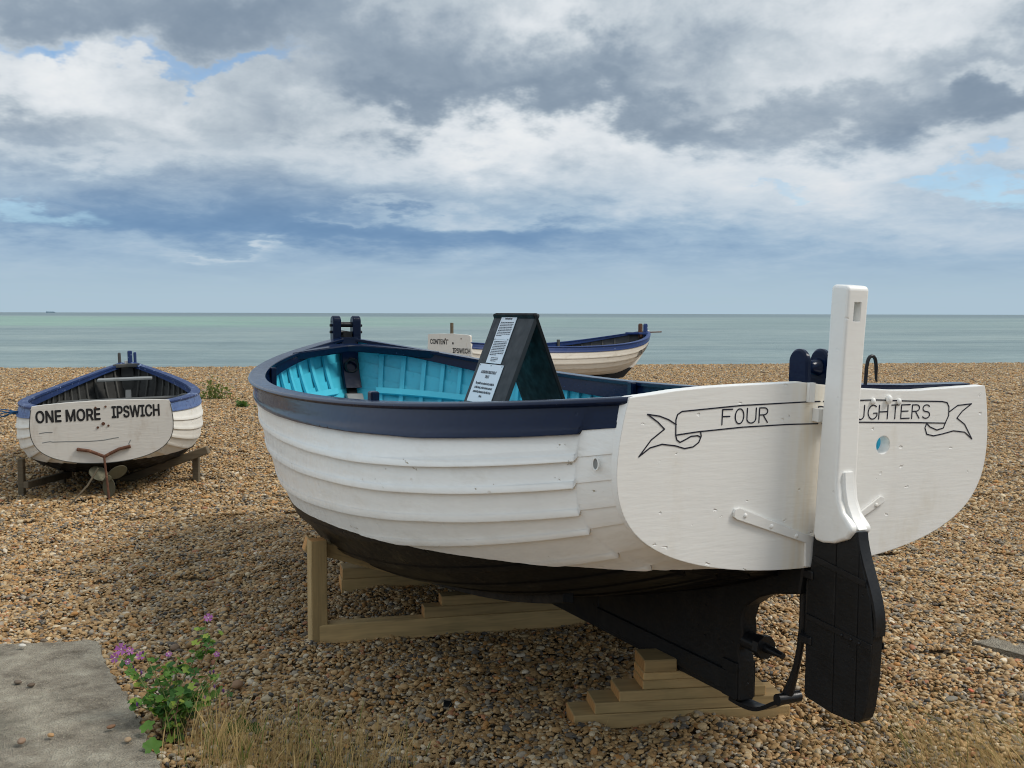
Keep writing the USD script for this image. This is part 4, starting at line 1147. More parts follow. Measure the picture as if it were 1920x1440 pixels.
    obj('stick', tube([(-3.46, 8.86, .30), (-3.53, 8.80, .16), (-3.64, 8.71, .02)], [.008, .009, .007], 7), M['old_wood'], smooth=True, label='thin brown stick leaning beside the rusty propeller', cat='stick')
    # timber props under the bilges
    D = M['old_wood']
    def leg_at(x, y, z0, z1, w=.052):
        return cbox(w, w, z1 - z0, .006, (x, y, (z0 + z1) / 2))
    t = thing('trestle', 'dark two-legged trestle under the left bilge of the weathered boat', 'trestle')
    obj('leg', leg_at(-4.27, 9.22, -.05, .33), D, t); obj('leg', leg_at(-4.16, 9.80, -.05, .26), D, t)
    obj('rail', cbox(.05, .66, .06, .005, (-4.165, 9.51, .10), rotm([0, 0, 1], -10)), D, t)
    obj('rail', cbox(.5, .07, .06, .005, (-4.0, 9.52, .29), rotm([0, 1, 0], 16)), D, t)
    t = thing('trestle', 'dark trestle with a sloping arm under the right bilge of the weathered boat', 'trestle')
    obj('leg', leg_at(-2.995, 10.05, -.05, .26, .06), D, t)
    obj('arm', cbox(.92, .07, .075, .006, (-3.29, 9.98, .155), rotm([0, 1, 0], -20)), D, t)


def build_far_boat():
    H = scaled_hull(5.35, (.66, .97), [1.075, .99, .965, 1.02, 1.235], [.52, .40, .33, .31, .34, .44], .05, 12)
    A = AftFace(.05, 1.075)
    top = [(.675, 1.175), (.660, 1.192), (.62, 1.20), (.3, 1.212), (0, 1.216), (-.3, 1.212), (-.62, 1.20), (-.660, 1.192), (-.675, 1.175)]
    MT = place(-1.19, 20.0, -.885, .0)
    B = simple_boat('cream_boat', 'cream clinker boat with bright blue sheer strake standing near the top of the beach', MT, H,
                    (M['hull3top'], M['hull3']), M['bright_blue'], A, top, M['grey_white'], .20, M['rib_grey'], 22, M['black'])
    letters_on(A, B, 'CONTENT', .60, 1.015, .56, .088)
    letters_on(A, B, 'IPSWICH', -.12, .862, .54, .088)
    obj('drain_hole', A.plate(Point(-.135, 1.04).buffer(.024), .002, .0004), M['letters'], B, smooth=False)
    for y, z in ((.02, 1.10), (.10, 1.12), (-.4, 1.13)):
        obj('bolt', A.plate(Point(y, z).buffer(.012, quad_segs=5), .006, 0), M['rust'], B, smooth=False)
    obj('stern_post', cbox(.05, .05, .30, .006, (.06, -.02, 1.27)), M['old_wood'], B)
    m = hull_letters(H, 'IH187', .15, 4.22, .30, -1, 1.0, flip=True)
    m.fix_normals()
    obj('registration', m, M['letters'], B, smooth=False)
    for y, mt in ((.075, M['rust']), (-.075, M['bright_blue'])):
        pg = sbox(5.18, 1.08, 5.27, 1.34).union(Point(5.225, 1.34).buffer(.045))
        q = chamfered(pg, .06, .006); q.apply_transform(frame((0, y + .03, 0), (1, 0, 0), (0, 0, 1), (0, -1, 0)))
        obj('bow_fairlead_cheek', q, mt, B, smooth=30)
    obj('bow_rod', cyl((5.15, -.03, 1.19), (5.75, -.06, 1.20), .014, 8), M['rust'], B)
    us = np.linspace(.945, .975, 6); pP = H.at(us, .012, -.05, 1)
    bh = Polygon([(p[0], p[1]) for p in pP] + [(p[0], -p[1]) for p in pP[::-1]] + [(5.04, -.10), (5.10, 0), (5.04, .10)]).buffer(0)
    m = chamfered(bh, .045, .006); m.apply_translation((0, 0, 1.15))
    obj('breasthook', m, M['bright_blue'], B, smooth=30)
    w = float(np.abs(H.at(.5, .25)[1])) - .04
    for x in (1.4, 2.7, 3.9):
        w = float(np.abs(H.at(H.u_of_x(x), .25)[1])) - .04
        obj('thwart', cbox(.22, 2 * w, .03, .005, (x, 0, .80)), M['rib_grey'], B)
    p = H.at(H.u_of_x(3.55), .02, -.07, 1)
    obj('thole_post', cbox(.06, .05, .26, .006, (p[0], p[1], p[2] - .05)), M['rib_grey'], B)
    # sleepers that carry the keel
    for x, lab in ((1.0, 'timber sleeper under the stern of the cream boat'), (4.1, 'timber sleeper under the bow of the cream boat')):
        mm = MT @ frame((x, 0, .09), (0, 1, 0), (-1, 0, 0), (0, 0, 1))
        obj('sleeper', cbox(1.5, .16, .22, .008), M['old_wood'], matrix=mm, label=lab, cat='timber')


build_old_boat()
build_far_boat()


# ---------------------------------------------------------------- the notice board standing in the big boat
def build_board():
    al = math.atan(.165 / .42)
    T = thing('a_board', 'black folding notice board standing inside the big boat, white notices on one face', 'notice board', MAIN_M @ frame((0, 0, 0), (1, 0, 0), (0, 1, 0), (0, 0, 1)))
    x0, x1, top, ln, th = 2.04, 2.52, 1.603, .935, .022
    def leaf(sgn):
        up = np.array([0, -sgn * math.sin(al), math.cos(al)]); out = np.array([0, sgn * math.cos(al), math.sin(al)])
        pg = sbox(-(x1 - x0) / 2, 0, (x1 - x0) / 2, ln).buffer(-.012).buffer(.012, quad_segs=5)
        m = chamfered(pg, th, .004)
        o = np.array([(x0 + x1) / 2, 0, top]) - up * ln - out * th
        m.apply_transform(frame(o, (-sgn, 0, 0), up, out))
        return obj('board_leaf', m, M['board' if sgn > 0 else 'board_shaded'], T, smooth=30), up, out
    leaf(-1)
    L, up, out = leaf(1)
    rc = Polygon([(-.012, -.055), (-.0060, -.014), (-.003, -.006), (.003, -.006), (.0060, -.014), (.012, -.055)])
    m = chamfered(rc, x1 - x0 - .002, .002); m.apply_transform(frame((x0 + .001, 0, top), (0, 1, 0), (0, 0, 1), (1, 0, 0)))
    obj('ridge_cap', m, M['board'], T, smooth=30)
    def sheet(xa, xb, da, db, name, lift=.0015):
        """A notice from xa (left) to xb (right) as read, da to db down the slope."""
        ex = np.array([-1.0, 0, 0])
        o = np.array([xa, 0, top]) - up * db + out * lift
        m = cbox(xa - xb, db - da, .003, .0008)
        m.apply_translation(((xa - xb) / 2, (db - da) / 2, .0015)); m.apply_transform(frame(o, ex, up, out))
        s = obj(name, m, M['paper'], L, smooth=False)
        return o, ex, xa - xb, db - da
    def put(m, name, o, ex, x, y):
        m.apply_transform(frame(o + ex * x + up * y + out * .0034, ex, up, out))
        obj(name, m, M['print'], L, smooth=False)
    R = np.random.default_rng(8)
    def bars(o, ex, w, y0, rows, pitch, cap, margin, last=.4):
        ms = []
        for r in range(rows):
            x, end = margin, (w - margin) if r < rows - 1 else margin + (w - 2 * margin) * last
            while x < end - .004:
                ln_ = min(R.uniform(.006, .022), end - x)
                ms.append(trimesh.creation.box((ln_, cap, .0006), trimesh.transformations.translation_matrix((x + ln_ / 2, y0 - r * pitch, .0003))))
                x += ln_ + .0045
        put(cat_(ms), 'printed_paragraph', o, ex, 0, 0)
    o, ex, w, h = sheet(2.414, 2.232, .016, .152, 'notice')
    t = fit_text('FOUR DAUGHTERS', .085, .008, .0006); put(t, 'notice_heading', o, ex, w / 2 - .042, h - .024)
    bars(o, ex, w, h - .040, 9, .0092, .0042, .014)
    o, ex, w, h = sheet(2.410, 2.230, .153, .283, 'notice')
    bars(o, ex, w, h - .010, 9, .0092, .0042, .014, .5)
    bars(o, ex, w, h - .100, 3, .0085, .0036, .045, .7)
    o, ex, w, h = sheet(2.474, 2.186, .289, .500, 'notice')
    for i, (tx, wd, hh) in enumerate([('ALDEBURGH BEACH BOAT', .185, .015), ('TRUST', .05, .015), ('The public are asked not to climb in', .225, .0125), ('to this boat, as the owners are not', .215, .0125), ('covered by insurance for this to be', .215, .0125), ('done.', .035, .0125)]):
        put(fit_text(tx, wd, hh, .0006), 'printed_line', o, ex, w / 2 - wd / 2, h - (.052, .077, .113, .136, .159, .182)[i])
    for x, d in ((2.323, .022), (2.33, .297), (2.46, .297), (2.20, .297), (2.40, .15), (2.245, .15)):
        k = cyl(np.array([x, 0, top]) - up * d, np.array([x, 0, top]) - up * d + out * .006, .0032, 8); obj('pin', k, M['black_iron'], L, smooth=False)


build_board()


# ---------------------------------------------------------------- timbers under the big boat
def timber(label, a, b, w, z0, z1, name='timber_block', group=None, local=True, cut=True):
    """A sawn timber from a to b (boat space), its front face on that line, w deep away from the stern."""
    a, b = np.array([*a, 0.0]), np.array([*b, 0.0])
    ln = np.linalg.norm(b - a); ex = (b - a) / ln; ey = np.cross([0, 0, 1.0], ex)
    if ey[0] < 0:
        ey = -ey
    c = (a + b) / 2 + ey * w / 2
    ez = np.cross(ex, ey)
    if ez[2] < 0:
        ex = -ex; ez = -ez
    m = frame((c[0], c[1], (z0 + z1) / 2), ex, ey, ez)
    q = cbox(ln, w, z1 - z0, .004)
    obj(name, q, M['new_wood'], matrix=FLAT @ m, label=label, cat='timber', smooth=False, attrs=ends(q))


FLAT = frame((1.015, 3.4697, 0), (-math.sin(TH), math.cos(TH), 0), (-math.cos(TH), -math.sin(TH), 0), (0, 0, 1))


def ends(m):
    v = np.abs(np.asarray(m.vertices)[:, 0])
    return {'end_face': (v > v.max() - 1e-6).astype(float)}


def build_timbers():
    d = np.array([-.31, -.95])
    P = lambda y, off=0.0: tuple(np.array([.832, .361]) + d * ((.361 - y) / .95) + np.array([.95, -.31]) * off)
    timber('bottom plank of the stepped stack beneath the stern, half sunk in shingle', P(.44), P(-.40), .155, -.02, .040, 'support_plank')
    timber('second plank up in the stepped stack beneath the stern', P(.361, .002), P(-.37, .002), .150, .041, .085, 'support_plank')
    timber('third plank up in the stepped stack beneath the stern', P(.268, -.001), P(-.30, -.001), .150, .086, .128, 'support_plank')
    timber('fourth plank up in the stepped stack beneath the stern', P(.178, .004), P(-.25, .004), .146, .129, .166, 'support_plank')
    timber('fifth plank up in the stern stack, just under the keel', P(.177, .001), P(-.21, .001), .148, .167, .1985, 'support_plank')
    timber('short top block of the stern stack, wedged beside the keel', P(.175, -.004), P(.048, -.004), .148, .199, .249, 'support_block')
    # cradle amidships
    d2 = np.array([-.29, -1.31]); d2 /= np.linalg.norm(d2)
    Q = lambda y, off=0.0: tuple(np.array([2.29, 1.06]) + d2 * ((1.06 - y) / -d2[1]) + np.array([-d2[1], d2[0]]) * off)
    t = thing('cradle_frame', 'pale timber cradle of post, ground beam and sloping arm under the left bilge', 'cradle', FLAT)
    a, b = np.array([*Q(1.06), .045]), np.array([*Q(-.62), .045])
    ex = (b - a) / np.linalg.norm(b - a); ey = np.cross([0, 0, 1.0], ex)
    bm = cbox(np.linalg.norm(b - a), .085, .095, .004); obj('ground_beam', bm, M['new_wood'], t, smooth=False, attrs=ends(bm), matrix=frame((a + b) / 2 + ey * .0425 * (1 if ey[0] > 0 else -1), ex, ey, (0, 0, 1)))
    pz = cbox(.525, .078, .080, .004)
    obj('post', pz, M['new_wood'], t, smooth=False, attrs=ends(pz), matrix=frame((2.325, 1.04, .245), (0, 0, 1), (1, 0, 0), (0, 1, 0)))
    a, b = np.array([2.325, 1.078, .475]), np.array([2.245, .40, .245])
    ex = (b - a) / np.linalg.norm(b - a); ey = np.cross([0, 0, 1.0], ex); ey /= np.linalg.norm(ey); ez = np.cross(ex, ey)
    q = cbox(np.linalg.norm(b - a), .074, .066, .004)
    obj('arm', q, M['new_wood'], t, smooth=False, attrs=ends(q), matrix=frame((a + b) / 2 + (.082, 0, 0), ex, ey, ez))
    timber('lower beam lying on the cradle beam under the keel amidships', Q(.545, .002), Q(-.50, .002), .082, .0935, .148, 'support_beam')
    timber('upper beam under the keel amidships, on top of the lower beam', Q(.46, .001), Q(-.45, .001), .084, .149, .1985, 'support_beam')
    # forward stack
    E = lambda y, off=0.0: (3.20 - .20 * (.653 - y) + off, y)
    timber('bottom timber of the forward stack under the bow', E(.655), E(-.50), .14, -.02, .066, 'support_timber')
    timber('second timber of the forward stack under the bow', E(.648, .002), E(-.48, .002), .138, .067, .130, 'support_timber')
    timber('top timber of the forward stack, set back under the bow', E(.50, .06), E(-.40, .06), .10, .131, .188, 'support_timber')


build_timbers()

# ---------------------------------------------------------------- slab, plants, small things
def ground_at(px, py, z=0.0):
    """Where the photograph's pixel meets the level z (used once, while laying out)."""
    return px, py


def build_slab():
    R = np.random.default_rng(5)
    edge = [(-1.99, 4.98), (-1.945, 4.93), (-1.87, 4.78), (-1.74, 4.55), (-1.62, 4.33), (-1.50, 4.12), (-1.40, 3.95), (-1.31, 3.77), (-1.21, 3.58), (-1.08, 3.33), (-.90, 2.95)]
    e = smoothline([(a, b, 0) for a, b in edge], 80)[:, :2] + R.normal(0, .006, (80, 2))
    back = np.array([(-1.99 - i * .03, 4.985 - i * .005) for i in range(1, 50)]) + R.normal(0, .004, (49, 2))
    poly = Polygon(list(map(tuple, e)) + [(-4.2, 2.9), (-4.2, 4.72)] + list(map(tuple, back[::-1]))).buffer(0)
    m = slab_of(poly, .16)
    m = m.subdivide_to_size(.035, max_iter=14) 
    v = np.array(m.vertices)
    topv = v[:, 2] > .15
    n = meshkit.fbm(np.stack([v[:, 0] * 9, v[:, 1] * 9, v[:, 0] * 0], -1), 4, 3) - .5
    big = meshkit.fbm(np.stack([v[:, 0] * 2, v[:, 1] * 2, v[:, 0] * 0], -1), 3, 9) - .5
    v[:, 2] += np.where(topv, .012 * n + .014 * big, 0)
    m = trimesh.Trimesh(v + [0, 0, -.115], m.faces, process=False)
    N = Nodes()
    o = N.add('texture_coordinate') + '.object'
    c = N.ramp(N.noise(o, 7, 9, 0.72), [(0.28, lin(92, 84, 72)), (0.45, lin(140, 131, 116)), (0.58, lin(164, 156, 139)), (0.72, lin(192, 183, 164))])
    sp = N.add('voronoi_texture', {'scale': 130.0}, vector=o)
    wn = N.add('white_noise_texture', vector=sp + '.position') + '.value'
    c = N.mixc(N.maprange(wn, 0.55, 1.0, 0.0, 0.38), c, N.ramp(wn, [(0.5, lin(96, 84, 64)), (0.75, lin(112, 106, 100)), (0.9, lin(150, 136, 112)), (1.0, lin(196, 186, 164))]))
    lich = N.maprange(N.noise(o, 2.2, 6, 0.66), 0.5, 0.66, 0.0, 0.55, True)
    c = N.mixc(lich, c, lin(98, 94, 82))
    hh = N.m('add', N.m('add', N.noise(o, 40, 6, 0.7), N.m('multiply', N.noise(o, 14, 5, 0.7), 1.2)), N.m('multiply', sp + '.distance', 0.6))
    bn = N.add('bump', {'distance': 0.013, 'strength': 1.0}, height=hh) + '.normal'
    p = N.add('principled_bsdf', {'roughness': 0.9, 'specular_ior_level': 0.2}, base_color=c, normal=bn)
    M['concrete'] = N.make('old_concrete', p + '.BSDF')
    obj('concrete_slab', m, M['concrete'], smooth=30, label='weathered grey concrete slab beside the mallow plant', cat='slab')
    pg = Polygon([(2.13, 5.07), (2.22, 4.96), (2.33, 4.80), (2.42, 4.70), (2.62, 4.72), (2.75, 4.95), (2.6, 5.12), (2.35, 5.14)])
    q = slab_of(pg, .08).subdivide_to_size(.04, max_iter=12); v = np.array(q.vertices)
    v[:, 2] += np.where(v[:, 2] > .07, .016 * (meshkit.fbm(v * [12, 12, 0], 4, 6) - .5), 0)
    v[:, 0] += .10
    v[:, 2] += -.058 - .10 * (v[:, 0] - 2.3) * .16
    obj('concrete_fragment', trimesh.Trimesh(v, q.faces, process=False), M['concrete'], smooth=30, label='flat broken piece of grey concrete half buried in shingle', cat='concrete')


def stone(label, x, y, z, a, b, c, rgb, seed, cat='stone'):
    s = trimesh.creation.icosphere(2, 1.0)
    a, b, c = a * .8, b * .72, c * .6
    v = np.array(s.vertices)
    v *= 1 + .16 * (meshkit.fbm(v * 1.3 + seed * 3.1, 3, seed)[:, None] - .5) * 2
    v *= (a, b, c)
    N = Nodes(); o = N.add('texture_coordinate') + '.object'
    col = N.mixc(N.noise(o, 60, 5, 0.6), tuple(k * .8 for k in rgb), tuple(min(1, k * 1.15) for k in rgb))
    p = N.add('principled_bsdf', {'roughness': 0.7, 'specular_ior_level': 0.3}, base_color=col)
    obj('stone', trimesh.Trimesh(v, s.faces, process=False), N.make(f'stone_{seed}', p + '.BSDF'), smooth=True, matrix=frame((x, y, z), (math.cos(seed), math.sin(seed), 0), (-math.sin(seed), math.cos(seed), 0), (0, 0, 1)), label=label, cat=cat)


def leaf(points, norm, up, size, lobes, R):
    """A rounded, lobed mallow leaf with a fold along its midrib."""
    k = 14
    a = np.linspace(-.88 * np.pi, .88 * np.pi, k)
    r = size * (1 + .22 * np.cos(a * lobes)) * (1 - .10 * np.abs(a) / np.pi)
    side = np.cross(up, norm)
    c = np.asarray(points, float)
    rim = c + up * (r * np.cos(a))[:, None] + side * (r * np.sin(a))[:, None] + norm * (size * .28 * np.abs(np.sin(a * 2.5)) * R.uniform(.3, 1.0) + size * .15)[:, None]
    v = np.vstack([c - up * size * .10, rim])
    f = [(0, i, i + 1) for i in range(1, k)]
    return trimesh.Trimesh(v, f, process=False)


def build_mallow():
    R = np.random.default_rng(21)
    base = np.array([-1.27, 3.96, 0.0])
    T = thing('mallow_plant', 'leafy green mallow with purple flowers growing at the slab edge', 'plant')
    gm = [leaf_mat('mallow_leaf_a', lin(72, 110, 46), lin(108, 146, 62)), leaf_mat('mallow_leaf_b', lin(122, 150, 62), lin(160, 172, 78)), leaf_mat('mallow_leaf_c', lin(56, 94, 48), lin(84, 124, 60))]
    stem_m = plain('mallow_stem', lin(104, 112, 62), 0.7)
    dry_m = plain('mallow_dry_stem', lin(112, 86, 62), 0.8)
    petal = leaf_mat('mallow_petal', lin(150, 84, 152), lin(178, 110, 178), 0.3)
    bud = leaf_mat('mallow_bud', lin(96, 56, 120), lin(122, 76, 140), 0.2)
    tips = [(-.205, .10, .30), (-.20, .02, .33), (-.14, .06, .335), (-.165, -.02, .27), (-.10, .10, .26), (-.06, .02, .29), (-.02, .10, .25), (.0, -.02, .20), (.05, .05, .25), (.10, .02, .23),
            (.135, .06, .30), (.06, .18, .42), (.085, .16, .40), (.16, .0, .26), (.13, -.06, .19), (-.08, -.06, .20), (.03, -.08, .16), (-.13, -.06, .17), (.19, .04, .20), (-.03, .16, .27)]
    leaves = 0
    for i, tp in enumerate(tips):
        tp = np.array(tp) * (1.06, 1.0, .93)
        b = base + (R.normal(0, .018), R.normal(0, .018), -.02)
        mid = base + tp * (.45, .45, .55) + R.normal(0, .012, 3)
        line = smoothline([b, mid, base + tp * (.85, .85, .85) + R.normal(0, .01, 3), base + tp], 12)
        obj('stem', tube(line, np.linspace(.0034, .0015, 12), 5), stem_m if i % 4 else dry_m, T)
        n = 14 if i not in (11, 12) else 15
        for j in range(n):
            t = R.uniform(.22, 1.0) if i not in (11, 12) else R.uniform(.62, 1.0)
            p = line[min(11, int(t * 11))]
            az = R.uniform(0, 2 * np.pi); out = np.array([math.cos(az), math.sin(az), R.uniform(.0, .7)]); out /= np.linalg.norm(out)
            q = p + out * R.uniform(.010, .038)
            nrm = np.array([R.normal(0, .5), R.normal(-.35, .5), 1.0]); nrm /= np.linalg.norm(nrm)
            up = out - nrm * (out @ nrm); up /= np.linalg.norm(up)
            size = R.uniform(.010, .0205) * (1.2 if t < .6 else 1.0)
            obj('leaf', leaf(q, nrm, up, size, R.choice((5, 5, 7)), R), gm[R.choice((0, 0, 1, 2, 2)) if q[2] < .30 else R.choice((0, 1, 2))], T, smooth=True)
            leaves += 1
    for p, up_, s_ in ((-.115, .31, .05), (-.165, .25, .04)):
        pass
    big = [((-1.335, 3.83, .075), (-.3, -.5, 1), .030), ((-1.275, 3.70, .055), (.2, -.7, .8), .034), ((-1.30, 3.74, .045), (-.4, -.4, 1), .026), ((-1.42, 3.98, .11), (-.3, -.6, .9), .022)]
    for p, n_, s_ in big:
        n_ = np.array(n_, float); n_ /= np.linalg.norm(n_); u_ = np.cross(n_, [1, .3, 0]); u_ /= np.linalg.norm(u_)
        obj('leaf', leaf(np.array(p), n_, u_, s_, 5, R), gm[0], T, smooth=True)
    def flower(c, nrm, s):
        nrm = np.array(nrm, float); nrm /= np.linalg.norm(nrm)
        a = np.cross(nrm, [.2, .1, 1.0]); a /= np.linalg.norm(a); b = np.cross(nrm, a)
        F_ = obj('flower', trimesh.Trimesh(*[np.array(q) for q in ([c + nrm * .004 + (a * math.cos(t) + b * math.sin(t)) * .003 for t in np.linspace(0, 5, 6)] + [c + nrm * .011], [(i, (i + 1) % 6, 6) for i in range(6)])], process=False), plain_white, T, smooth=True)
        for k in range(5):
            t = k * 2 * math.pi / 5
            d = a * math.cos(t) + b * math.sin(t); e = np.cross(nrm, d)
            v = [c, c + d * s * .6 - e * s * .30 + nrm * s * .28, c + d * s * 1.0 - e * s * .40 + nrm * s * .36, c + d * s * .90 + nrm * s * .33, c + d * s * 1.0 + e * s * .40 + nrm * s * .36, c + d * s * .6 + e * s * .30 + nrm * s * .28]
            obj('petal', trimesh.Trimesh(np.array(v), [(0, 1, 3), (1, 2, 3), (0, 3, 5), (3, 4, 5)], process=False), petal, F_, smooth=True)
    plain_white = plain('mallow_heart', lin(214, 190, 204), 0.7)
    W = lambda dx, dy, z: base + (dx * 1.06, dy, z * .93)
    for i in range(12):
        a_ = base + (R.uniform(-.05, .13), R.uniform(-.10, .0), -.01)
        obj('dry_stem', tube(smoothline([a_, a_ + R.normal(0, .025, 3) + (0, 0, .06), a_ + R.normal(0, .05, 3) + (.01, 0, R.uniform(.10, .17))], 8), np.linspace(.0024, .001, 8), 4), dry_m, T)
    for c, n_, s_ in ((W(-.20, .02, .345), (-.1, -.8, .4), .024), (W(-.215, .0, .318), (-.3, -.8, .2), .020), (W(-.175, .03, .335), (.5, -.6, .3), .016), (W(-.145, .06, .302), (.1, -.7, .7), .018),
                      (W(.075, .16, .432), (.2, -.6, .6), .018), (W(-.055, .10, .295), (0, -.5, .8), .013), (W(-.17, .0, .30), (-.2, -.8, .5), .012), (W(.13, .06, .31), (.3, -.6, .7), .012)):
        flower(c, n_, s_)
    for i in range(14):
        tp = np.array(tips[R.integers(len(tips))]) * (1.06, 1.0, .93) * R.uniform(.7, 1.03)
        e = trimesh.creation.icosphere(1, 1.0); e.apply_scale((.0045, .0045, .0085)); e.apply_transform(rotm([1, .4, 0], R.uniform(-60, 60))); e.apply_translation(base + tp + R.normal(0, .012, 3))
        obj('bud', e, bud, T, smooth=True)


def blades(R, n, spot, lean, h, w, curve):
    """Dry grass: each blade a narrow bent ribbon."""
    V, F, C, o = [], [], [], 0
    for _ in range(n):
        x, y = spot(R)
        L = R.uniform(*h)
        az = R.uniform(0, 2 * np.pi)
        d = np.array([math.cos(az), math.sin(az), 0]) * R.uniform(*curve) + lean(R)
        k = 6
        t = np.linspace(0, 1, k)
        p = np.array([x, y, -.01]) + np.outer(t, [0, 0, L]) * (1 - .25 * np.linalg.norm(d[:2])) + np.outer(t ** 1.7, d * L)
        fac = np.array([math.sin(az), -math.cos(az), 0])
        ww = w * R.uniform(.6, 1.4) * (1 - t) ** .6
        if R.random() < .16:
            ww = ww * .6; ww[-2] = w * 1.9; ww[-3] = w * 1.3                     # a seed head
        V.append(np.stack([p - fac * ww[:, None], p + fac * ww[:, None]], 1).reshape(-1, 3))
        for i in range(k - 1):
            a = o + 2 * i
            F += [(a, a + 1, a + 3), (a, a + 3, a + 2)]
        g = R.random()
        col = np.array(lin(196, 168, 114)) * R.uniform(.65, 1.15) if g < .86 else np.array(lin(118, 128, 66)) * R.uniform(.7, 1.1)
        C.append(np.tile(col, (2 * k, 1)))
        o += 2 * k
    return (np.concatenate(V), np.array(F)), np.concatenate(C)


def build_grass():
    N = Nodes()
    col = N.add('attribute', {'attribute': 'tint'}) + '.color'
    p = N.add('principled_bsdf', {'roughness': 0.7, 'specular_ior_level': 0.2}, base_color=col)
    t = N.add('translucent_bsdf', color=col)
    x = N.add('mix_closure', {'fac': 0.3}, closure1=p + '.BSDF', closure2=t + '.BSDF')
    mat = N.make('dry_grass', x + '.closure')
    R = np.random.default_rng(31)
    clumps = [(-1.04, 3.72, .14), (-.92, 3.66, .18), (-.74, 3.62, .20), (-.56, 3.60, .18), (-1.10, 3.84, .10), (-.42, 3.58, .14), (-.80, 3.78, .14), (-.98, 3.60, .16)]
    def spot1(R):
        c = clumps[R.integers(len(clumps))]
        return c[0] + R.normal(0, c[2] * .55), c[1] + R.normal(0, c[2] * .45) - .03
    m1, c1 = blades(R, 1050, spot1, lambda R: np.array([R.normal(.12, .18), 0, 0]), (.06, .31), .0012, (.05, .5))
    obj('dry_grass', m1, mat, smooth=False, kind='stuff', attrs={'tint': c1}, label='pale dry grass in front of the mallow and slab', cat='grass')
    def spot2(R):
        return 1.66 + R.normal(0, .24), 3.58 + R.normal(0, .16)
    m2, c2 = blades(R, 700, spot2, lambda R: np.array([R.normal(-.55, .25), R.normal(.1, .1), 0]), (.10, .34), .0010, (.05, .35))
    obj('dry_grass', m2, mat, smooth=False, kind='stuff', attrs={'tint': c2}, label='thin dry grass leaning left behind and right of the black rudder', cat='grass')
    def spot3(R):
        return R.uniform(-.2, 1.6), R.uniform(3.35, 3.9)
    m3, c3 = blades(R, 60, spot3, lambda R: np.array([R.normal(.0, .3), 0, 0]), (.05, .16), .0009, (.1, .6))
    obj('dry_grass', m3, mat, smooth=False, kind='stuff', attrs={'tint': c3}, label='scattered single straws of dry grass among the pebbles', cat='grass')


def weed(name, label, x, y, w, h, n, seed, mats):
    R = np.random.default_rng(seed)
    T = thing(name, label, 'weed')
    ms = []
    for _ in range(n):
        px, py = x + R.normal(0, w * .4), y + R.normal(0, w * .25)
        hh = h * R.uniform(.3, 1) * math.exp(-((px - x) / w) ** 2)
        for k in range(4):
            z = hh * (k + .6) / 4
            nrm = R.normal(0, 1, 3) + (0, -.4, .8); nrm /= np.linalg.norm(nrm); up = np.cross(nrm, R.normal(0, 1, 3)); up /= np.linalg.norm(up)
            ms.append(leaf((px + R.normal(0, .02), py + R.normal(0, .02), z), nrm, up, R.uniform(.016, .034), 5, R))
    obj('foliage', cat_(ms), mats, T, smooth=True, kind='stuff')
    st = [tube([(x + R.normal(0, w * .3), y, -.01), (x + R.normal(0, w * .35), y, h * .6)], [.004, .002], 4) for _ in range(5)]
    for s_ in st:
        obj('stem', s_, mats, T)


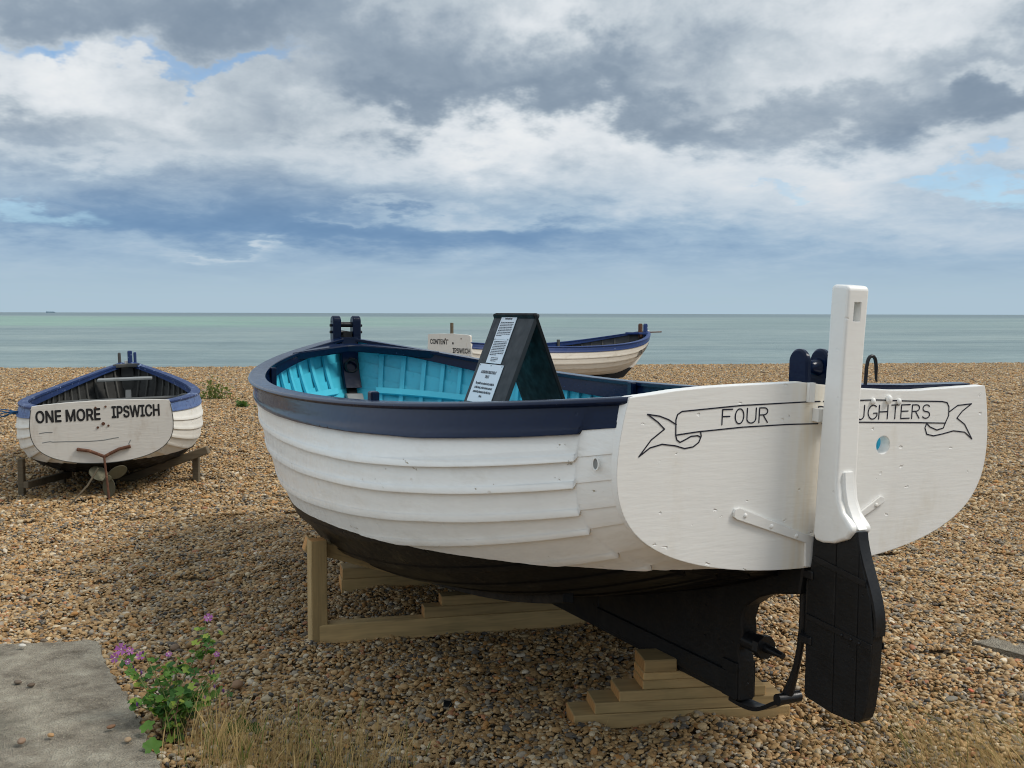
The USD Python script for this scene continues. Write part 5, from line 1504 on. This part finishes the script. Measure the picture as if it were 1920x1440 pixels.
def build_small():
    g1 = leaf_mat('weed_green', lin(84, 100, 48), lin(126, 128, 66)); g2 = leaf_mat('weed_dark', lin(62, 92, 44), lin(96, 118, 58))
    weed('shingle_weed', 'green and yellow weed growing right of the weathered boat', -5.48, 19.6, .34, .55, 46, 1, g1)
    weed('shingle_weed', 'low green weed just left of the big boat bow', -4.52, 17.9, .22, .14, 20, 2, g2)
    weed('shingle_weed', 'small green sprig on the shingle right of the mallow', -1.03, 3.97, .06, .05, 8, 3, g2)
    stone('round brown cobble on the shingle right of the mallow', -1.16, 4.42, .030, .036, .032, .030, lin(150, 118, 92), 1)
    stone('brown pebble behind the mallow near its purple flowers', -1.58, 4.92, .030, .034, .030, .026, lin(126, 104, 84), 2)
    stone('white stone on the far edge of the concrete slab', -2.26, 4.84, .062, .022, .018, .014, lin(206, 200, 188), 3)
    stone('orange-brown stone on the slab nearest the mallow stems', -1.49, 3.88, .060, .022, .014, .012, lin(124, 92, 68), 4)
    stone('pale stone on the slab edge above the big mallow leaf', -1.385, 3.76, .060, .020, .018, .014, lin(160, 136, 108), 5)
    stone('grey-brown stone left of centre on the slab', -2.06, 4.36, .060, .022, .018, .014, lin(110, 96, 82), 6)
    stone('dark stone next to the grey-brown stone on the slab', -1.99, 4.33, .058, .020, .016, .013, lin(96, 82, 68), 7)
    stone('rounded brown stone at the near left of the slab', -1.76, 3.74, .062, .024, .020, .018, lin(140, 116, 96), 8)
    stone('tan stone at the lower left of the slab', -1.68, 3.80, .060, .018, .014, .012, lin(176, 138, 96), 9)
    stone('long grey stone on the shingle at the far right', 1.80, 4.27, .030, .050, .022, .018, lin(122, 118, 108), 10)
    stone('round dark grey stone among the dry grass', -.42, 3.66, .030, .024, .020, .018, lin(84, 86, 90), 11)
    c = cbox(.034, .028, .004, .001); c.apply_transform(rotm([1, .3, 0], 42))
    obj('plastic_scrap', c, M['black_iron'], matrix=frame((-.255, 4.19, .034), (1, 0, 0), (0, 1, 0), (0, 0, 1)), smooth=False, label='small black plastic scrap on the shingle below the boat', cat='scrap')
    c = cbox(.030, .018, .006, .002); c.apply_transform(rotm([1, .6, .2], 30))
    obj('brick_chip', c, plain('orange_chip', lin(196, 96, 62), 0.7), matrix=frame((1.92, 4.36, .034), (.8, .6, 0), (-.6, .8, 0), (0, 0, 1)), smooth=False, label='small orange-red chip on the shingle at the far right', cat='chip')
    # a cargo ship far out on the horizon
    T = thing('cargo_ship', 'tiny distant cargo ship on the horizon at the far left', 'ship', frame((-5010, 11600, SEA_Z), (1, .05, 0), (-.05, 1, 0), (0, 0, 1)))
    grey = plain('ship_grey', lin(112, 138, 152), 0.7)
    hull_pg = Polygon([(-46, 0), (44, 0), (50, 8), (-46, 8)])
    m = chamfered(hull_pg, 12, .4); m.apply_transform(frame((0, 6, 0), (1, 0, 0), (0, 0, 1), (0, -1, 0)))
    obj('hull', m, grey, T, smooth=False)
    obj('bridge', cbox(10, 10, 6, .3, (-38, 0, 11)), grey, T, smooth=False)
    for x in (-20, 2, 24):
        obj('hatch', cbox(16, 9, 3.4, .3, (x, 0, 9.7)), grey, T, smooth=False)


build_slab()
build_mallow()
build_grass()
build_small()
